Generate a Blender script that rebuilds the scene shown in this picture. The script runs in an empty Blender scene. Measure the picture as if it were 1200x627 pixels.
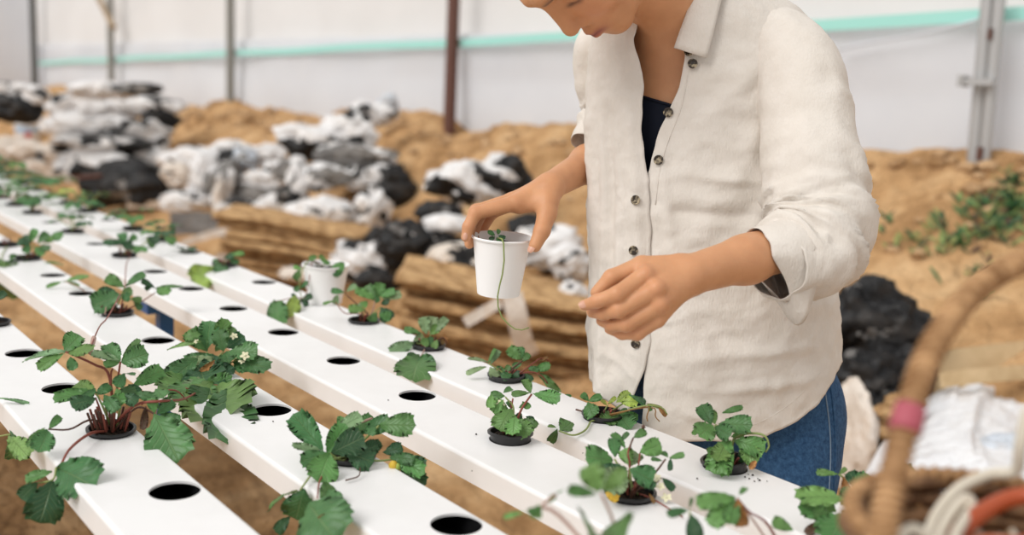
import bpy, bmesh, math, random
import numpy as np
from mathutils import Vector, Matrix, noise

# ---------------------------------------------------------------- camera
SC = bpy.context.scene
COL = SC.collection
FPX, CX, CY = 1200.0, 600.0, 313.5
PITCH, ROLL, YAW = 0.17056, 0.04656, 0.67226
CAM = np.array([0.0, 0.0, 1.303])
F_ = np.array([-math.cos(YAW)*math.cos(PITCH), math.sin(YAW)*math.cos(PITCH), -math.sin(PITCH)])
_R = np.array([math.sin(YAW), math.cos(YAW), 0.0])
_U = np.cross(_R, F_)
R_ = math.cos(ROLL)*_R + math.sin(ROLL)*_U
U_ = -math.sin(ROLL)*_R + math.cos(ROLL)*_U
cd = bpy.data.cameras.new('camera'); cam = bpy.data.objects.new('camera', cd); COL.objects.link(cam)
cam.matrix_world = Matrix(((R_[0], U_[0], -F_[0], CAM[0]), (R_[1], U_[1], -F_[1], CAM[1]), (R_[2], U_[2], -F_[2], CAM[2]), (0, 0, 0, 1)))
cd.sensor_width = 36.0; cd.lens = 36.0*FPX/1200.0; cd.clip_start = 0.05; cd.clip_end = 200
cd.dof.use_dof = True; cd.dof.focus_distance = 1.38; cd.dof.aperture_fstop = 2.7
SC.camera = cam
# ---------------------------------------------------------------- light
w = bpy.data.worlds.new('sky'); SC.world = w; w.use_nodes = True
w.node_tree.nodes['Background'].inputs[0].default_value = (1.0, 0.985, 0.965, 1)
w.node_tree.nodes['Background'].inputs[1].default_value = 0.74
sd = bpy.data.lights.new('sun', 'SUN'); sun = bpy.data.objects.new('sun', sd); COL.objects.link(sun)
sd.energy = 2.0; sd.angle = math.radians(36); sd.color = (1.0, 0.975, 0.94)
# the sun stands high on the left of the camera
_sd = Vector(tuple(_R*0.60 + np.array([-math.cos(YAW), math.sin(YAW), 0])*0.42 + np.array([0, 0, -0.70]))).normalized()
sun.rotation_euler = _sd.to_track_quat('-Z', 'Y').to_euler()
SC.view_settings.view_transform = 'Standard'; SC.view_settings.look = 'None'
SC.view_settings.gamma = 1.0; SC.view_settings.use_curve_mapping = False
SC.view_settings.exposure = 0.08

# ---------------------------------------------------------------- helpers
def ray(u, v): return F_ + R_*(u-CX)/FPX + U_*(CY-v)/FPX
def P(u, v, d): return CAM + ray(u, v)*d
def onZ(u, v, z):
    r = ray(u, v); return CAM + r*((z-CAM[2])/r[2])
def onY(u, v, y):
    r = ray(u, v); return CAM + r*(y/r[1])
def depth(p): return float((np.asarray(p, float)-CAM) @ F_)
def pix(p):
    q = np.asarray(p, float)-CAM; z = q@F_
    return CX+FPX*(q@R_)/z, CY-FPX*(q@U_)/z
def nrm(a): a = np.asarray(a, float); return a/max(np.linalg.norm(a), 1e-12)

SHARP = {'cup_wall', 'net_pot', 'pail', 'band', 'button', 'base', 'pipe', 'brace', 'wall_strap'}
def obj(name, verts, faces, mats, parent=None, smooth=True, mi=None, uv=None, tint=None, loc=None):
    me = bpy.data.meshes.new(name)
    verts = np.asarray(verts, float)
    if loc is not None: verts = verts - np.asarray(loc, float)
    me.from_pydata(verts.tolist(), [], [tuple(int(i) for i in f) for f in faces])
    if not isinstance(mats, (list, tuple)): mats = [mats]
    for m in mats: me.materials.append(m)
    if mi is not None: me.polygons.foreach_set('material_index', np.asarray(mi, np.int32))
    if smooth: me.polygons.foreach_set('use_smooth', np.ones(len(me.polygons), bool))
    if uv is not None:
        l = me.uv_layers.new(name='UVMap'); vi = np.zeros(len(me.loops), np.int32); me.loops.foreach_get('vertex_index', vi)
        l.data.foreach_set('uv', np.asarray(uv, np.float32)[vi].ravel())
    if tint is not None:
        a = me.attributes.new('tint', 'FLOAT_COLOR', 'POINT')
        a.data.foreach_set('color', np.asarray(tint, np.float32).ravel())
    me.update()
    if smooth and name in SHARP: me.set_sharp_from_angle(angle=math.radians(38))
    o = bpy.data.objects.new(name, me); COL.objects.link(o)
    if loc is not None: o.location = loc
    if parent is not None:
        o.parent = parent
        if loc is None:
            q = parent; a = np.zeros(3)
            while q is not None: a += np.array(q.location); q = q.parent
            o.location = -a
    return o
def thing(name, label, cat, loc=(0, 0, 0), group=None):
    o = bpy.data.objects.new(name, None); COL.objects.link(o); o.location = loc
    o.empty_display_size = 0.05
    return tag(o, label, cat, group)
def tag(o, label, cat, group=None, kind=None):
    o['label'] = label; o['category'] = cat
    if group: o['group'] = group
    if kind: o['kind'] = kind
    return o
def struct(o): o['kind'] = 'structure'; return o

class MB:                                       # collects geometry for ONE mesh
    def __init__(s): s.v = []; s.f = []; s.m = []; s.n = 0; s.uv = []; s.t = []
    def add(s, v, f, m=0, uv=None, t=None):
        v = np.asarray(v, float)
        s.v.append(v); s.f += [tuple(int(i)+s.n for i in q) for q in f]; s.m += [m]*len(f)
        s.uv.append(np.zeros((len(v), 2)) if uv is None else np.asarray(uv, float))
        s.t.append(np.tile([1, 1, 1, 1.0] if t is None else t, (len(v), 1)) if t is None or np.ndim(t) == 1 else np.asarray(t))
        s.n += len(v)
    def tube(s, pts, r, k=8, m=0, cap=True, t=None):
        v, f = tube_geo(pts, r, k, cap); s.add(v, f, m, None, t)
    def box(s, c, sz, rot=None, m=0):
        sz = np.asarray(sz)/2.0
        v = np.array([[x, y, z] for x in (-1, 1) for y in (-1, 1) for z in (-1, 1)])*sz
        if rot is not None: v = v @ np.asarray(rot).T
        s.add(v+np.asarray(c), [(0, 1, 3, 2), (4, 6, 7, 5), (0, 4, 5, 1), (2, 3, 7, 6), (0, 2, 6, 4), (1, 5, 7, 3)], m)
    def build(s, name, mats, parent=None, smooth=True, loc=None):
        return obj(name, np.concatenate(s.v), s.f, mats, parent, smooth, s.m, np.concatenate(s.uv), np.concatenate(s.t), loc)

def tube_geo(pts, r, k=8, cap=True):
    pts = np.asarray(pts, float); n = len(pts)
    r = np.full(n, r) if np.isscalar(r) else np.asarray(r, float)
    T = np.gradient(pts, axis=0); T /= np.linalg.norm(T, axis=1)[:, None]+1e-12
    a = np.array([0, 0, 1.0]) if abs(T[0][2]) < .9 else np.array([1.0, 0, 0])
    N = nrm(np.cross(T[0], a)); V = []
    for i in range(n):
        N = nrm(N - T[i]*(N@T[i])); B = np.cross(T[i], N)
        for j in range(k):
            th = 2*math.pi*j/k; V.append(pts[i]+r[i]*(math.cos(th)*N+math.sin(th)*B))
    Fc = [(i*k+j, i*k+(j+1) % k, (i+1)*k+(j+1) % k, (i+1)*k+j) for i in range(n-1) for j in range(k)]
    if cap: Fc += [tuple(range(k-1, -1, -1)), tuple((n-1)*k+j for j in range(k))]
    return V, Fc
def spline(pts, n=16):                          # Catmull-Rom through the points
    p = np.asarray(pts, float)
    if len(p) == 2: return np.array([p[0]+(p[1]-p[0])*t for t in np.linspace(0, 1, n)])
    q = np.vstack([2*p[0]-p[1], p, 2*p[-1]-p[-2]]); out = []
    m = len(p)-1
    for t in np.linspace(0, m-1e-9, n):
        i = int(t); u = t-i; a, b, c, d = q[i:i+4]
        out.append(.5*((2*b)+(c-a)*u+(2*a-5*b+4*c-d)*u*u+(3*b-a-3*c+d)*u**3))
    return np.array(out)
def interp(xs, ys, x): return np.interp(x, xs, ys)
def smoothstep(a, b, x):
    t = np.clip((np.asarray(x, float)-a)/(b-a), 0, 1); return t*t*(3-2*t)
def lathe(prof, k=40, c=(0, 0, 0), axis=None):
    prof = np.asarray(prof, float); n = len(prof); V = []
    for r, z in prof:
        for j in range(k):
            t = 2*math.pi*j/k; V.append((r*math.cos(t), r*math.sin(t), z))
    V = np.array(V)
    if axis is not None:
        q = Vector((0, 0, 1)).rotation_difference(Vector(axis)).to_matrix(); V = V @ np.array(q).T
    Fc = [(i*k+j, i*k+(j+1) % k, (i+1)*k+(j+1) % k, (i+1)*k+j) for i in range(n-1) for j in range(k)]
    return V+np.asarray(c), Fc
def fbm(p, sc=1.0, o=4): return noise.fractal(Vector(p)*sc, 1.0, 2.0, o)

# value noise on arrays (numpy, fast)
def _hash(i, j, k, seed):
    h = (i*374761393 + j*668265263 + k*1274126177 + seed*974711) & 0xffffffff
    h = ((h ^ (h >> 13))*1274126177) & 0xffffffff
    return ((h ^ (h >> 16)) & 0xffff)/65535.0*2-1
def vnoise(p, seed=0):
    p = np.asarray(p, float); i0 = np.floor(p).astype(np.int64); f = p-i0; f = f*f*f*(f*(f*6-15)+10); r = 0
    for a in (0, 1):
        for b in (0, 1):
            for c in (0, 1):
                wt = (f[..., 0] if a else 1-f[..., 0])*(f[..., 1] if b else 1-f[..., 1])*(f[..., 2] if c else 1-f[..., 2])
                r = r + wt*_hash(i0[..., 0]+a, i0[..., 1]+b, i0[..., 2]+c, seed)
    return r
def nfbm(p, o=4, seed=0):
    p = np.asarray(p, float); r = 0; a = 1.0
    for k in range(o): r = r + a*vnoise(p, seed+k*17); p = p*2.03; a *= .5
    return r
def ridged(p, o=4, seed=0):
    p = np.asarray(p, float); r = 0; a = 1.0
    for k in range(o): r = r + a*(1-2*np.abs(vnoise(p, seed+k*17))); p = p*2.03; a *= .5
    return r

# ---------------------------------------------------------------- materials
def mat(name, col=(.8, .8, .8), rough=.5, spec=.5, metal=0, sss=0, trans=0):
    m = bpy.data.materials.new(name); m.use_nodes = True
    b = m.node_tree.nodes['Principled BSDF']
    b.inputs['Base Color'].default_value = (*col, 1); b.inputs['Roughness'].default_value = rough
    b.inputs['Specular IOR Level'].default_value = spec; b.inputs['Metallic'].default_value = metal
    if sss:
        b.inputs['Subsurface Weight'].default_value = sss; b.inputs['Subsurface Radius'].default_value = (.012, .004, .002); b.inputs['Subsurface Scale'].default_value = 1.0
    return m
def nd(m, t, **kw):
    n = m.node_tree.nodes.new(t)
    for k, v in kw.items():
        if hasattr(n, k): setattr(n, k, v)
        else: n.inputs[k].default_value = v
    return n
def lk(m, a, b): m.node_tree.links.new(a, b)
def bsdf(m): return m.node_tree.nodes['Principled BSDF']
def noise_col(m, c1, c2, scale=5, detail=6, lo=.35, hi=.65, coord='Object', stretch=None, c3=None, rough=.6):
    tc = nd(m, 'ShaderNodeTexCoord'); n = nd(m, 'ShaderNodeTexNoise'); n.inputs['Scale'].default_value = scale
    n.inputs['Detail'].default_value = detail; n.inputs['Roughness'].default_value = rough
    src = tc.outputs[coord]
    if stretch:
        mp = nd(m, 'ShaderNodeMapping'); mp.inputs['Scale'].default_value = stretch; lk(m, src, mp.inputs[0]); src = mp.outputs[0]
    lk(m, src, n.inputs['Vector'])
    r = nd(m, 'ShaderNodeValToRGB'); r.color_ramp.elements[0].position = lo; r.color_ramp.elements[1].position = hi
    r.color_ramp.elements[0].color = (*c1, 1); r.color_ramp.elements[1].color = (*c2, 1)
    if c3: e = r.color_ramp.elements.new((lo+hi)/2); e.color = (*c3, 1)
    lk(m, n.outputs['Fac'], r.inputs[0]); lk(m, r.outputs[0], bsdf(m).inputs['Base Color'])
    return src, n, r
def bump(m, src, scale, dist, strength=1.0, detail=4):
    n = nd(m, 'ShaderNodeTexNoise'); n.inputs['Scale'].default_value = scale; n.inputs['Detail'].default_value = detail
    if src is not None: lk(m, src, n.inputs['Vector'])
    b = nd(m, 'ShaderNodeBump'); b.inputs['Distance'].default_value = dist; b.inputs['Strength'].default_value = strength
    lk(m, n.outputs['Fac'], b.inputs['Height']); lk(m, b.outputs[0], bsdf(m).inputs['Normal'])
    return b
M = {}
M['channel'] = m = mat('white_channel_plastic', (.86, .855, .855), .35, .4)
noise_col(m, (.79, .785, .785), (.83, .827, .83), 9, 5, .35, .6)
M['inner'] = mat('black_channel_lining', (.006, .006, .007), .6, .2)
M['pot'] = m = mat('black_pot_plastic', (.012, .012, .013), .35, .5)
M['soil'] = m = mat('dark_potting_soil', (.02, .014, .01), .95, .1)
s_, _, _ = noise_col(m, (.008, .006, .005), (.05, .033, .022), 220, 3, .4, .7); bump(m, s_, 260, .004)
M['blue'] = mat('blue_painted_steel', (.010, .09, .27), .4, .5)
M['steel'] = m = mat('galvanised_steel', (.48, .48, .48), .42, .5, .55)
M['rust'] = m = mat('red_brown_steel', (.12, .05, .035), .55, .4)
M['darkpost'] = mat('dark_painted_post', (.07, .07, .065), .6, .4)
M['greypost'] = mat('grey_post', (.24, .235, .215), .6, .4)
M['strap'] = mat('teal_strap', (.36, .72, .66), .5, .4)
M['ground'] = m = mat('sandy_ground', (.45, .27, .13), .95, .1)
s_, _, _ = noise_col(m, (.29, .155, .065), (.74, .49, .265), 3.0, 10, .32, .66, c3=(.565, .335, .16), rough=.66); bump(m, s_, 13, .13, 1.0, 9)
M['clod'] = m = mat('dry_soil_clod', (.5, .33, .18), .95, .1)
s_, _, _ = noise_col(m, (.36, .21, .10), (.64, .43, .25), 9, 6, .35, .65); bump(m, s_, 60, .02)
# ---------------------------------------------------------------- signed-distance sculpting (organic bodies)
class Sdf:
    def __init__(s): s.p = []
    def cone(s, a, b, ra, rb=None, k=.006): s.p.append(('c', np.asarray(a, float), np.asarray(b, float), ra, ra if rb is None else rb, k)); return s
    def ball(s, a, r, k=.006): return s.cone(a, np.asarray(a)+1e-5, r, r, k)
    def ell(s, c, ax, r, k=.02): s.p.append(('e', np.asarray(c, float), np.asarray(ax, float), np.asarray(r, float), 0, k)); return s
    def cut(s, a, b, ra, rb, k=.004): s.p.append(('x', np.asarray(a, float), np.asarray(b, float), ra, rb, k)); return s
    def chain(s, pts, rs, k=.004, k0=.006):
        for i in range(len(pts)-1): s.cone(pts[i], pts[i+1], rs[i], rs[i+1], k0 if i == 0 else k)
        return s
    @staticmethod
    def one(q, X):
        t = q[0]
        if t in 'cx':
            a, b = q[1], q[2]; ab = b-a; h = np.clip(((X-a)@ab)/(ab@ab), 0, 1)
            return np.linalg.norm(X-a-h[..., None]*ab, axis=-1)-(q[3]+(q[4]-q[3])*h)
        y = (X-q[1])@q[2].T; k0 = np.linalg.norm(y/q[3], axis=-1); k1 = np.linalg.norm(y/(q[3]**2), axis=-1)+1e-9
        return k0*(k0-1)/k1
    def ev(s, X, prims=None):
        d = np.full(X.shape[:-1], 1.0)
        for q in (s.p if prims is None else prims):
            di = s.one(q, X); k = q[5]
            if q[0] == 'x':
                h = np.clip(.5-.5*(d+di)/k, 0, 1); d = d+(-di-d)*h+k*h*(1-h)
            else:
                h = np.clip(.5+.5*(d-di)/k, 0, 1); d = d+(di-d)*h-k*h*(1-h)
        return d
    def mesh(s, lo, hi, h, off=0.0, C=14):
        lo = np.asarray(lo, float); n = np.ceil((np.asarray(hi)-lo)/h/C).astype(int)*C+1
        G = np.full(n, 1.0, np.float32); R = C*h*.87+.012
        for i in range(0, n[0]-1, C):
            for j in range(0, n[1]-1, C):
                for k in range(0, n[2]-1, C):
                    c = lo+h*(np.array([i, j, k])+C/2)
                    dd = [s.one(q, c[None])[0] for q in s.p]
                    pr = [q for q, e in zip(s.p, dd) if e-abs(off) < R+.02]
                    if not pr: continue
                    dc = s.ev(c[None], pr)[0]-off
                    if dc < -R: G[i:i+C+1, j:j+C+1, k:k+C+1] = np.minimum(G[i:i+C+1, j:j+C+1, k:k+C+1], -1); continue
                    if dc > R: continue
                    ax = [lo[m]+h*np.arange(o, o+C+1) for m, o in enumerate((i, j, k))]
                    X = np.stack(np.meshgrid(*ax, indexing='ij'), -1)
                    G[i:i+C+1, j:j+C+1, k:k+C+1] = s.ev(X, pr)-off
        return nets(G, lo, h)
def nets(G, lo, h):
    ins = G < 0; nx, ny, nz = G.shape
    def cs(a, o): return a[o[0]:nx-1+o[0], o[1]:ny-1+o[1], o[2]:nz-1+o[2]]
    cor = [(a, b, c) for a in (0, 1) for b in (0, 1) for c in (0, 1)]
    sm = sum(cs(ins, o).astype(np.int8) for o in cor); act = (sm > 0) & (sm < 8)
    idx = np.full(act.shape, -1, np.int64); I = np.argwhere(act); idx[act] = np.arange(len(I))
    val = np.stack([G[I[:, 0]+o[0], I[:, 1]+o[1], I[:, 2]+o[2]] for o in cor], 1); cr = np.array(cor, float)
    acc = np.zeros((len(I), 3)); cnt = np.zeros(len(I))
    for a in range(8):
        for b in range(a+1, 8):
            if np.abs(cr[a]-cr[b]).sum() != 1: continue
            m = (val[:, a] < 0) != (val[:, b] < 0); t = val[m, a]/(val[m, a]-val[m, b])
            acc[m] += cr[a]+(cr[b]-cr[a])*t[:, None]; cnt[m] += 1
    V = lo+h*(I+acc/cnt[:, None]); Fc = []
    for ax in range(3):
        o = [0, 0, 0]; o[ax] = 1
        A = ins[:nx-o[0], :ny-o[1], :nz-o[2]]; B = ins[o[0]:, o[1]:, o[2]:]
        E = np.argwhere(A != B); u, v = [m for m in range(3) if m != ax]
        E = E[(E[:, u] > 0) & (E[:, v] > 0) & (E[:, u] < G.shape[u]-1) & (E[:, v] < G.shape[v]-1)]
        fl = A[E[:, 0], E[:, 1], E[:, 2]]
        def cell(du, dv):
            q = E.copy(); q[:, u] += du; q[:, v] += dv; return idx[q[:, 0], q[:, 1], q[:, 2]]
        Q = np.stack([cell(-1, -1), cell(0, -1), cell(0, 0), cell(-1, 0)], 1)
        fl = fl if ax != 1 else ~fl
        Q[~fl] = Q[~fl][:, ::-1]; Fc.append(Q)
    Fc = np.concatenate(Fc); Fc = Fc[(Fc >= 0).all(1)]
    return V, Fc
# ================================================================ setting
SP = 0.22                                       # hole spacing
TOP = 1.303-0.4433                              # channel top height
ROWS = {'A': (-1.0422, .3772), 'B': (-.8083, .5858), 'C': (-.7665, .7952), 'D': (-.7697, .9616)}
def hole(k, n): x, y = ROWS[k]; return np.array([x-n*SP, y, TOP])
WALL_Y = 4.75
def ground_z(x, y):
    x = np.asarray(x, float); y = np.asarray(y, float)
    top = np.interp(x, [-25, -15, -11, -6.7, -2.4, 3], [.98, .97, .99, 1.03, 1.05, 1.05])
    t = np.clip((y-2.7)/(4.7-2.7), 0, 1)
    s = t*t*(3-2*t)*.45+t*.55
    q = np.stack([x, y, 0*x], -1)
    return top*s + (.022+.05*smoothstep(2.6, 3.4, y))*nfbm(q*1.7, 4, 3) + .012*nfbm(q*8, 3, 9)
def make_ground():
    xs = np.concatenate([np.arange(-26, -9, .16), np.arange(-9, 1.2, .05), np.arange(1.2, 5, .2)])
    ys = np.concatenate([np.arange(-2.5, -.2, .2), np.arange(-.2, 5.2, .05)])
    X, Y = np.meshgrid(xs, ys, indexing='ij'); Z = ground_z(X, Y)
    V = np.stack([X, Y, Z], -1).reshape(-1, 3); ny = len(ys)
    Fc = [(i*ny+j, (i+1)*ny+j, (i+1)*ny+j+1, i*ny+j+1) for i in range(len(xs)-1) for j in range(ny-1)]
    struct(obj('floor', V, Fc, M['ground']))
# shade under the channels at the near left, painted into the soil colour
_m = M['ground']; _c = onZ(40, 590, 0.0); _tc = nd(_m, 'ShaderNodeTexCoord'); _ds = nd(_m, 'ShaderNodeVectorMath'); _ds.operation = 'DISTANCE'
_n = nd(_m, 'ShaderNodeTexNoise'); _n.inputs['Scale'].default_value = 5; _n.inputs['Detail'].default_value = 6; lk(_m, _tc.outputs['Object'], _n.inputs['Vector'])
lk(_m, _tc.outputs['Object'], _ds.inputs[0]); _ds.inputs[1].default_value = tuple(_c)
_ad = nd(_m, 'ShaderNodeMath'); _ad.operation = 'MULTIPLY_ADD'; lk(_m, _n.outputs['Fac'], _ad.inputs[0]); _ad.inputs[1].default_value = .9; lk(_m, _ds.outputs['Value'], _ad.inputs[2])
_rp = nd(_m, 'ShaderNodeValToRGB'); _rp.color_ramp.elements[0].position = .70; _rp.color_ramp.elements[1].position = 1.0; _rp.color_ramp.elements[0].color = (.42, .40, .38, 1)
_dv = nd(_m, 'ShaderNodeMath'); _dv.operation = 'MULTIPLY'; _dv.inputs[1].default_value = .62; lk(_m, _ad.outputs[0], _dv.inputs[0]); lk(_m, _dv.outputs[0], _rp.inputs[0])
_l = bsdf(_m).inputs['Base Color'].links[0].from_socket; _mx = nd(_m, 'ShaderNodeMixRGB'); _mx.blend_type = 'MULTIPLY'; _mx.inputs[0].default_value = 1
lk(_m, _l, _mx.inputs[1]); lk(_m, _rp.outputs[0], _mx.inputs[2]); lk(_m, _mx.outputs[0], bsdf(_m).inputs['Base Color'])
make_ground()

# ---- film wall
def film_mat(name, c1, c2):
    m = mat(name, c1, .55, .3); s, n, r = noise_col(m, c1, c2, 1.1, 5, .3, .7)
    tr = nd(m, 'ShaderNodeBsdfTranslucent'); mx = nd(m, 'ShaderNodeMixShader'); mx.inputs[0].default_value = .42
    lk(m, r.outputs[0], tr.inputs[0]); out = m.node_tree.nodes['Material Output']
    lk(m, bsdf(m).outputs[0], mx.inputs[1]); lk(m, tr.outputs[0], mx.inputs[2]); lk(m, mx.outputs[0], out.inputs[0])
    return m
M['film_up'] = film_mat('milky_film_upper', (.82, .80, .785), (.875, .858, .845))
M['film_low'] = film_mat('milky_film_lower', (.77, .795, .845), (.84, .86, .90))
M['film_end'] = film_mat('milky_film_end', (.74, .77, .83), (.82, .84, .88))
def film(name, x0, x1, z0, z1, y, m, seed, amp=.02):
    nx = int((x1-x0)/.12); nz = max(6, int((z1-z0)/.1))
    X, Z = np.meshgrid(np.linspace(x0, x1, nx), np.linspace(z0, z1, nz), indexing='ij')
    Y = y + amp*nfbm(np.stack([X*.6, Z*1.1, 0*X+seed], -1), 4, seed)+.5*amp*ridged(np.stack([X*.9+Z*.7, Z*.4-X*.3, 0*X], -1), 3, seed+5)
    V = np.stack([X, Y, Z], -1).reshape(-1, 3)
    return struct(obj(name, V, [(i*nz+j, (i+1)*nz+j, (i+1)*nz+j+1, i*nz+j+1) for i in range(nx-1) for j in range(nz-1)], m))
POSTX = [-2.45, -6.72, -11.0, -15.2, -19.45]
def rope_z(x): return onY(600, 46, WALL_Y)[2]+0*x
RZ0 = onY(1120, 22, WALL_Y)[2]; RZ1 = onY(150, 69, WALL_Y)[2]
RX0 = onY(1120, 22, WALL_Y)[0]; RX1 = onY(150, 69, WALL_Y)[0]
def strap_z(x): return RZ0+(RZ1-RZ0)*(x-RX0)/(RX1-RX0)
film('wall_back', -20.2, 3.0, 1.38, 3.6, WALL_Y+.10, M['film_up'], 2, .012)
film('wall_skirt', -20.2, 3.0, .55, float(strap_z(-6.))+.05, WALL_Y+.02, M['film_low'], 7, .03)
# end wall at the far left
def end_wall():
    Y, Z = np.meshgrid(np.linspace(-1, 5, 40), np.linspace(.2, 3.6, 20), indexing='ij')
    X = -20.3+.03*nfbm(np.stack([Y, Z, 0*Y], -1), 3, 4)
    V = np.stack([X, Y, Z], -1).reshape(-1, 3)
    struct(obj('wall_left', V, [(i*20+j, (i+1)*20+j, (i+1)*20+j+1, i*20+j+1) for i in range(39) for j in range(19)], M['film_end']))
end_wall()
# teal strap along the wall
b = MB(); xs = np.linspace(-19.4, 2.8, 90); h = .030
zz = np.array([strap_z(x) for x in xs])+.006*np.sin(xs*2.1)
for k in range(2):
    pass
V = []
for x, z in zip(xs, zz): V += [(x, WALL_Y-.045, z-h), (x, WALL_Y-.045, z+h), (x, WALL_Y-.03, z+h), (x, WALL_Y-.03, z-h)]
Fc = [(i*4+j, i*4+(j+1) % 4, (i+1)*4+(j+1) % 4, (i+1)*4+j) for i in range(len(xs)-1) for j in range(4)]
b.add(V, Fc)
o = b.build('wall_strap', M['strap'], smooth=False); tag(o, 'teal strap stretched along the milky plastic film wall', 'strap')
b = MB(); xs = [RX0+.15, -3.15, -3.9, -4.6]
b.tube(spline([onY(1165, 18, WALL_Y-.06), onY(1090, 38, WALL_Y-.06), onY(1010, 52, WALL_Y-.05), onY(985, 58, WALL_Y-.05)], 12), .008, 6)
o = b.build('sagging_cord', M['film_low']); tag(o, 'thin white cord sagging from the steel post towards the shirt shoulder', 'cord')
def post(x, w, dpt, m, label, u_top=None, extra=None):
    t = thing('greenhouse_post', label, 'post', (x, WALL_Y-.1, .9), 'posts along the film wall')
    b = MB(); b.box((x, WALL_Y-.1, 2.1), (w, dpt, 2.6)); b.build('upright', m, t, False)
    return t
t = post(POSTX[1], .085, .06, M['rust'], 'red-brown square steel post standing against the film wall')
t = post(POSTX[2], .10, .06, M['greypost'], 'slim grey post against the film wall, alone between brace and red-brown post')
t = post(POSTX[3], .12, .06, M['greypost'], 'grey post with a slanting wooden brace on the film wall')
b = MB(); p0 = onY(133, 32, WALL_Y-.14); p1 = onY(112, -10, WALL_Y-.14); b.tube([p0, p1], .05, 6); b.build('brace', mat('brown_wood_brace', (.34, .25, .16), .7), t, False)
t = post(POSTX[4], .14, .08, M['darkpost'], 'dark post at the far left corner of the film wall')
# the near galvanised post: two pipes and a bracket
def steel_post():
    t = thing('greenhouse_post', 'galvanised double-pipe steel post with a bracket, right of the woman', 'post', (-2.42, WALL_Y-.15, .9), 'posts along the film wall')
    y = WALL_Y-.12
    for k, (ut, ub, r, nm) in enumerate(((1160, 1139, .036, 'pipe'), (1173, 1150, .026, 'pipe'))):
        b = MB(); pt = onY(ut, -12, y-.03*k); pb = onY(ub, 225, y-.03*k)
        b.tube([pt, pb], r, 14); b.build(nm, M['steel'], t)
    b = MB(); c = onY(1146, 96, y-.08); b.box(c, (.155, .05, .03)); b.box(onY(1129, 95, y-.08), (.025, .07, .05)); b.build('bracket', M['steel'], t, False)
    b = MB(); b.box(onY(1148, 180, y-.07), (.02, .02, .06)); b.build('rust_clip', M['rust'], t, False); b = MB(); b.box(onY(1160, 40, y-.07), (.012, .02, .05)); b.build('rust_clip', M['rust'], t, False)
steel_post()

# ---------------------------------------------------------------- growing channels
def channel(k, n0, n1, label):
    x0, yc = ROWS[k]; r_h = .0273
    yf, yn = .0315, -.0845; rr = .004; H = .031; rn = .005
    a, bn = yf-rr, yn+rn                         # flat top from bn to a
    B = MB(); NA = 40
    for n in range(n0, n1):
        cx = x0-n*SP
        angs = sorted(set([2*math.pi*i/NA for i in range(NA)] + [math.atan2(yy, xx) % (2*math.pi) for xx in (-SP/2, SP/2) for yy in (bn, a)]))
        V = []
        for t in angs:
            c, s = math.cos(t), math.sin(t)
            L = min([(SP/2)/abs(c) if abs(c) > 1e-9 else 9, (a/s if s > 1e-9 else (bn/s if s < -1e-9 else 9))])
            V.append((cx+c*r_h, yc+s*r_h, TOP)); V.append((cx+c*L, yc+s*L, TOP)); V.append((cx+c*r_h, yc+s*r_h, TOP-.003))
        m_ = len(angs)
        Fc = [(3*i, 3*i+1, 3*((i+1) % m_)+1, 3*((i+1) % m_)) for i in range(m_)]
        B.add(V, Fc, 0); B.add(V, [(3*i+2, 3*i, 3*((i+1) % m_), 3*((i+1) % m_)+2) for i in range(m_)], 0)
    xa, xb = x0-(n1-.5)*SP, x0-(n0-.5)*SP
    prof = [(a, TOP)] + [(a+rr*math.sin(t), TOP-rr+rr*math.cos(t)) for t in np.linspace(0, math.pi/2, 5)[1:]] + [(yf, TOP-H), (yn, TOP-H)] \
        + [(bn-rn*math.cos(t), TOP-rn+rn*math.sin(t)) for t in np.linspace(0, math.pi/2, 6)[:-1]] + [(bn, TOP)]
    V = [(x, yc+y, z) for x in (xa, xb) for y, z in prof]; np_ = len(prof)
    B.add(V, [(i, i+1, np_+i+1, np_+i) for i in range(np_-1)], 0)
    for x in (xa, xb): B.add([(x, yc+y, z) for y, z in prof], [tuple(range(np_)) if x == xb else tuple(range(np_-1, -1, -1))], 0)
    # black lining
    t = .003
    ins = [(yf-t, TOP-t), (yf-t, TOP-H+t), (yn+t, TOP-H+t), (yn+t, TOP-t)]
    V = [(x, yc+y, z) for x in (xa+.002, xb-.002) for y, z in ins]
    B.add(V, [(0, 1, 5, 4), (1, 2, 6, 5), (2, 3, 7, 6)], 1)
    o = B.build('growing_channel', [M['channel'], M['inner']], None, False, loc=(x0, yc, TOP-H))
    tag(o, label, 'growing channel', 'white growing channels'); return o
channel('A', -3, 8, 'front-left white growing channel, nearest to the camera at lower left')
channel('B', -4, 14, 'second white growing channel from the front, brown gaps on both sides')
channel('C', -5, 22, 'third white growing channel, lying just in front of the one by the woman')
channel('D', -5, 27, 'farthest white growing channel, against the woman')
# blue steel legs under the channels
def stand(k, u, v, label):
    x0, yc = ROWS[k]; p = onY(u, v, yc-.03); t = thing('channel_stand', label, 'stand', (p[0], yc-.03, 0), 'blue stands under the channels')
    zt = TOP-.031
    b = MB(); b.box((p[0], yc-.03, (zt-.03)/2), (.028, .03, zt-.03)); b.build('leg', M['blue'], t, False)
    b = MB(); b.box((p[0], yc-.03, zt-.015), (.05, .09, .03)); b.build('cradle', M['blue'], t, False)
    b = MB(); b.box((p[0], yc-.03, .004), (.09, .09, .008)); b.build('foot_plate', M['blue'], t, False)
stand('C', 193, 376, 'blue steel stand under the third channel, beyond the leafy plant')
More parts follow.
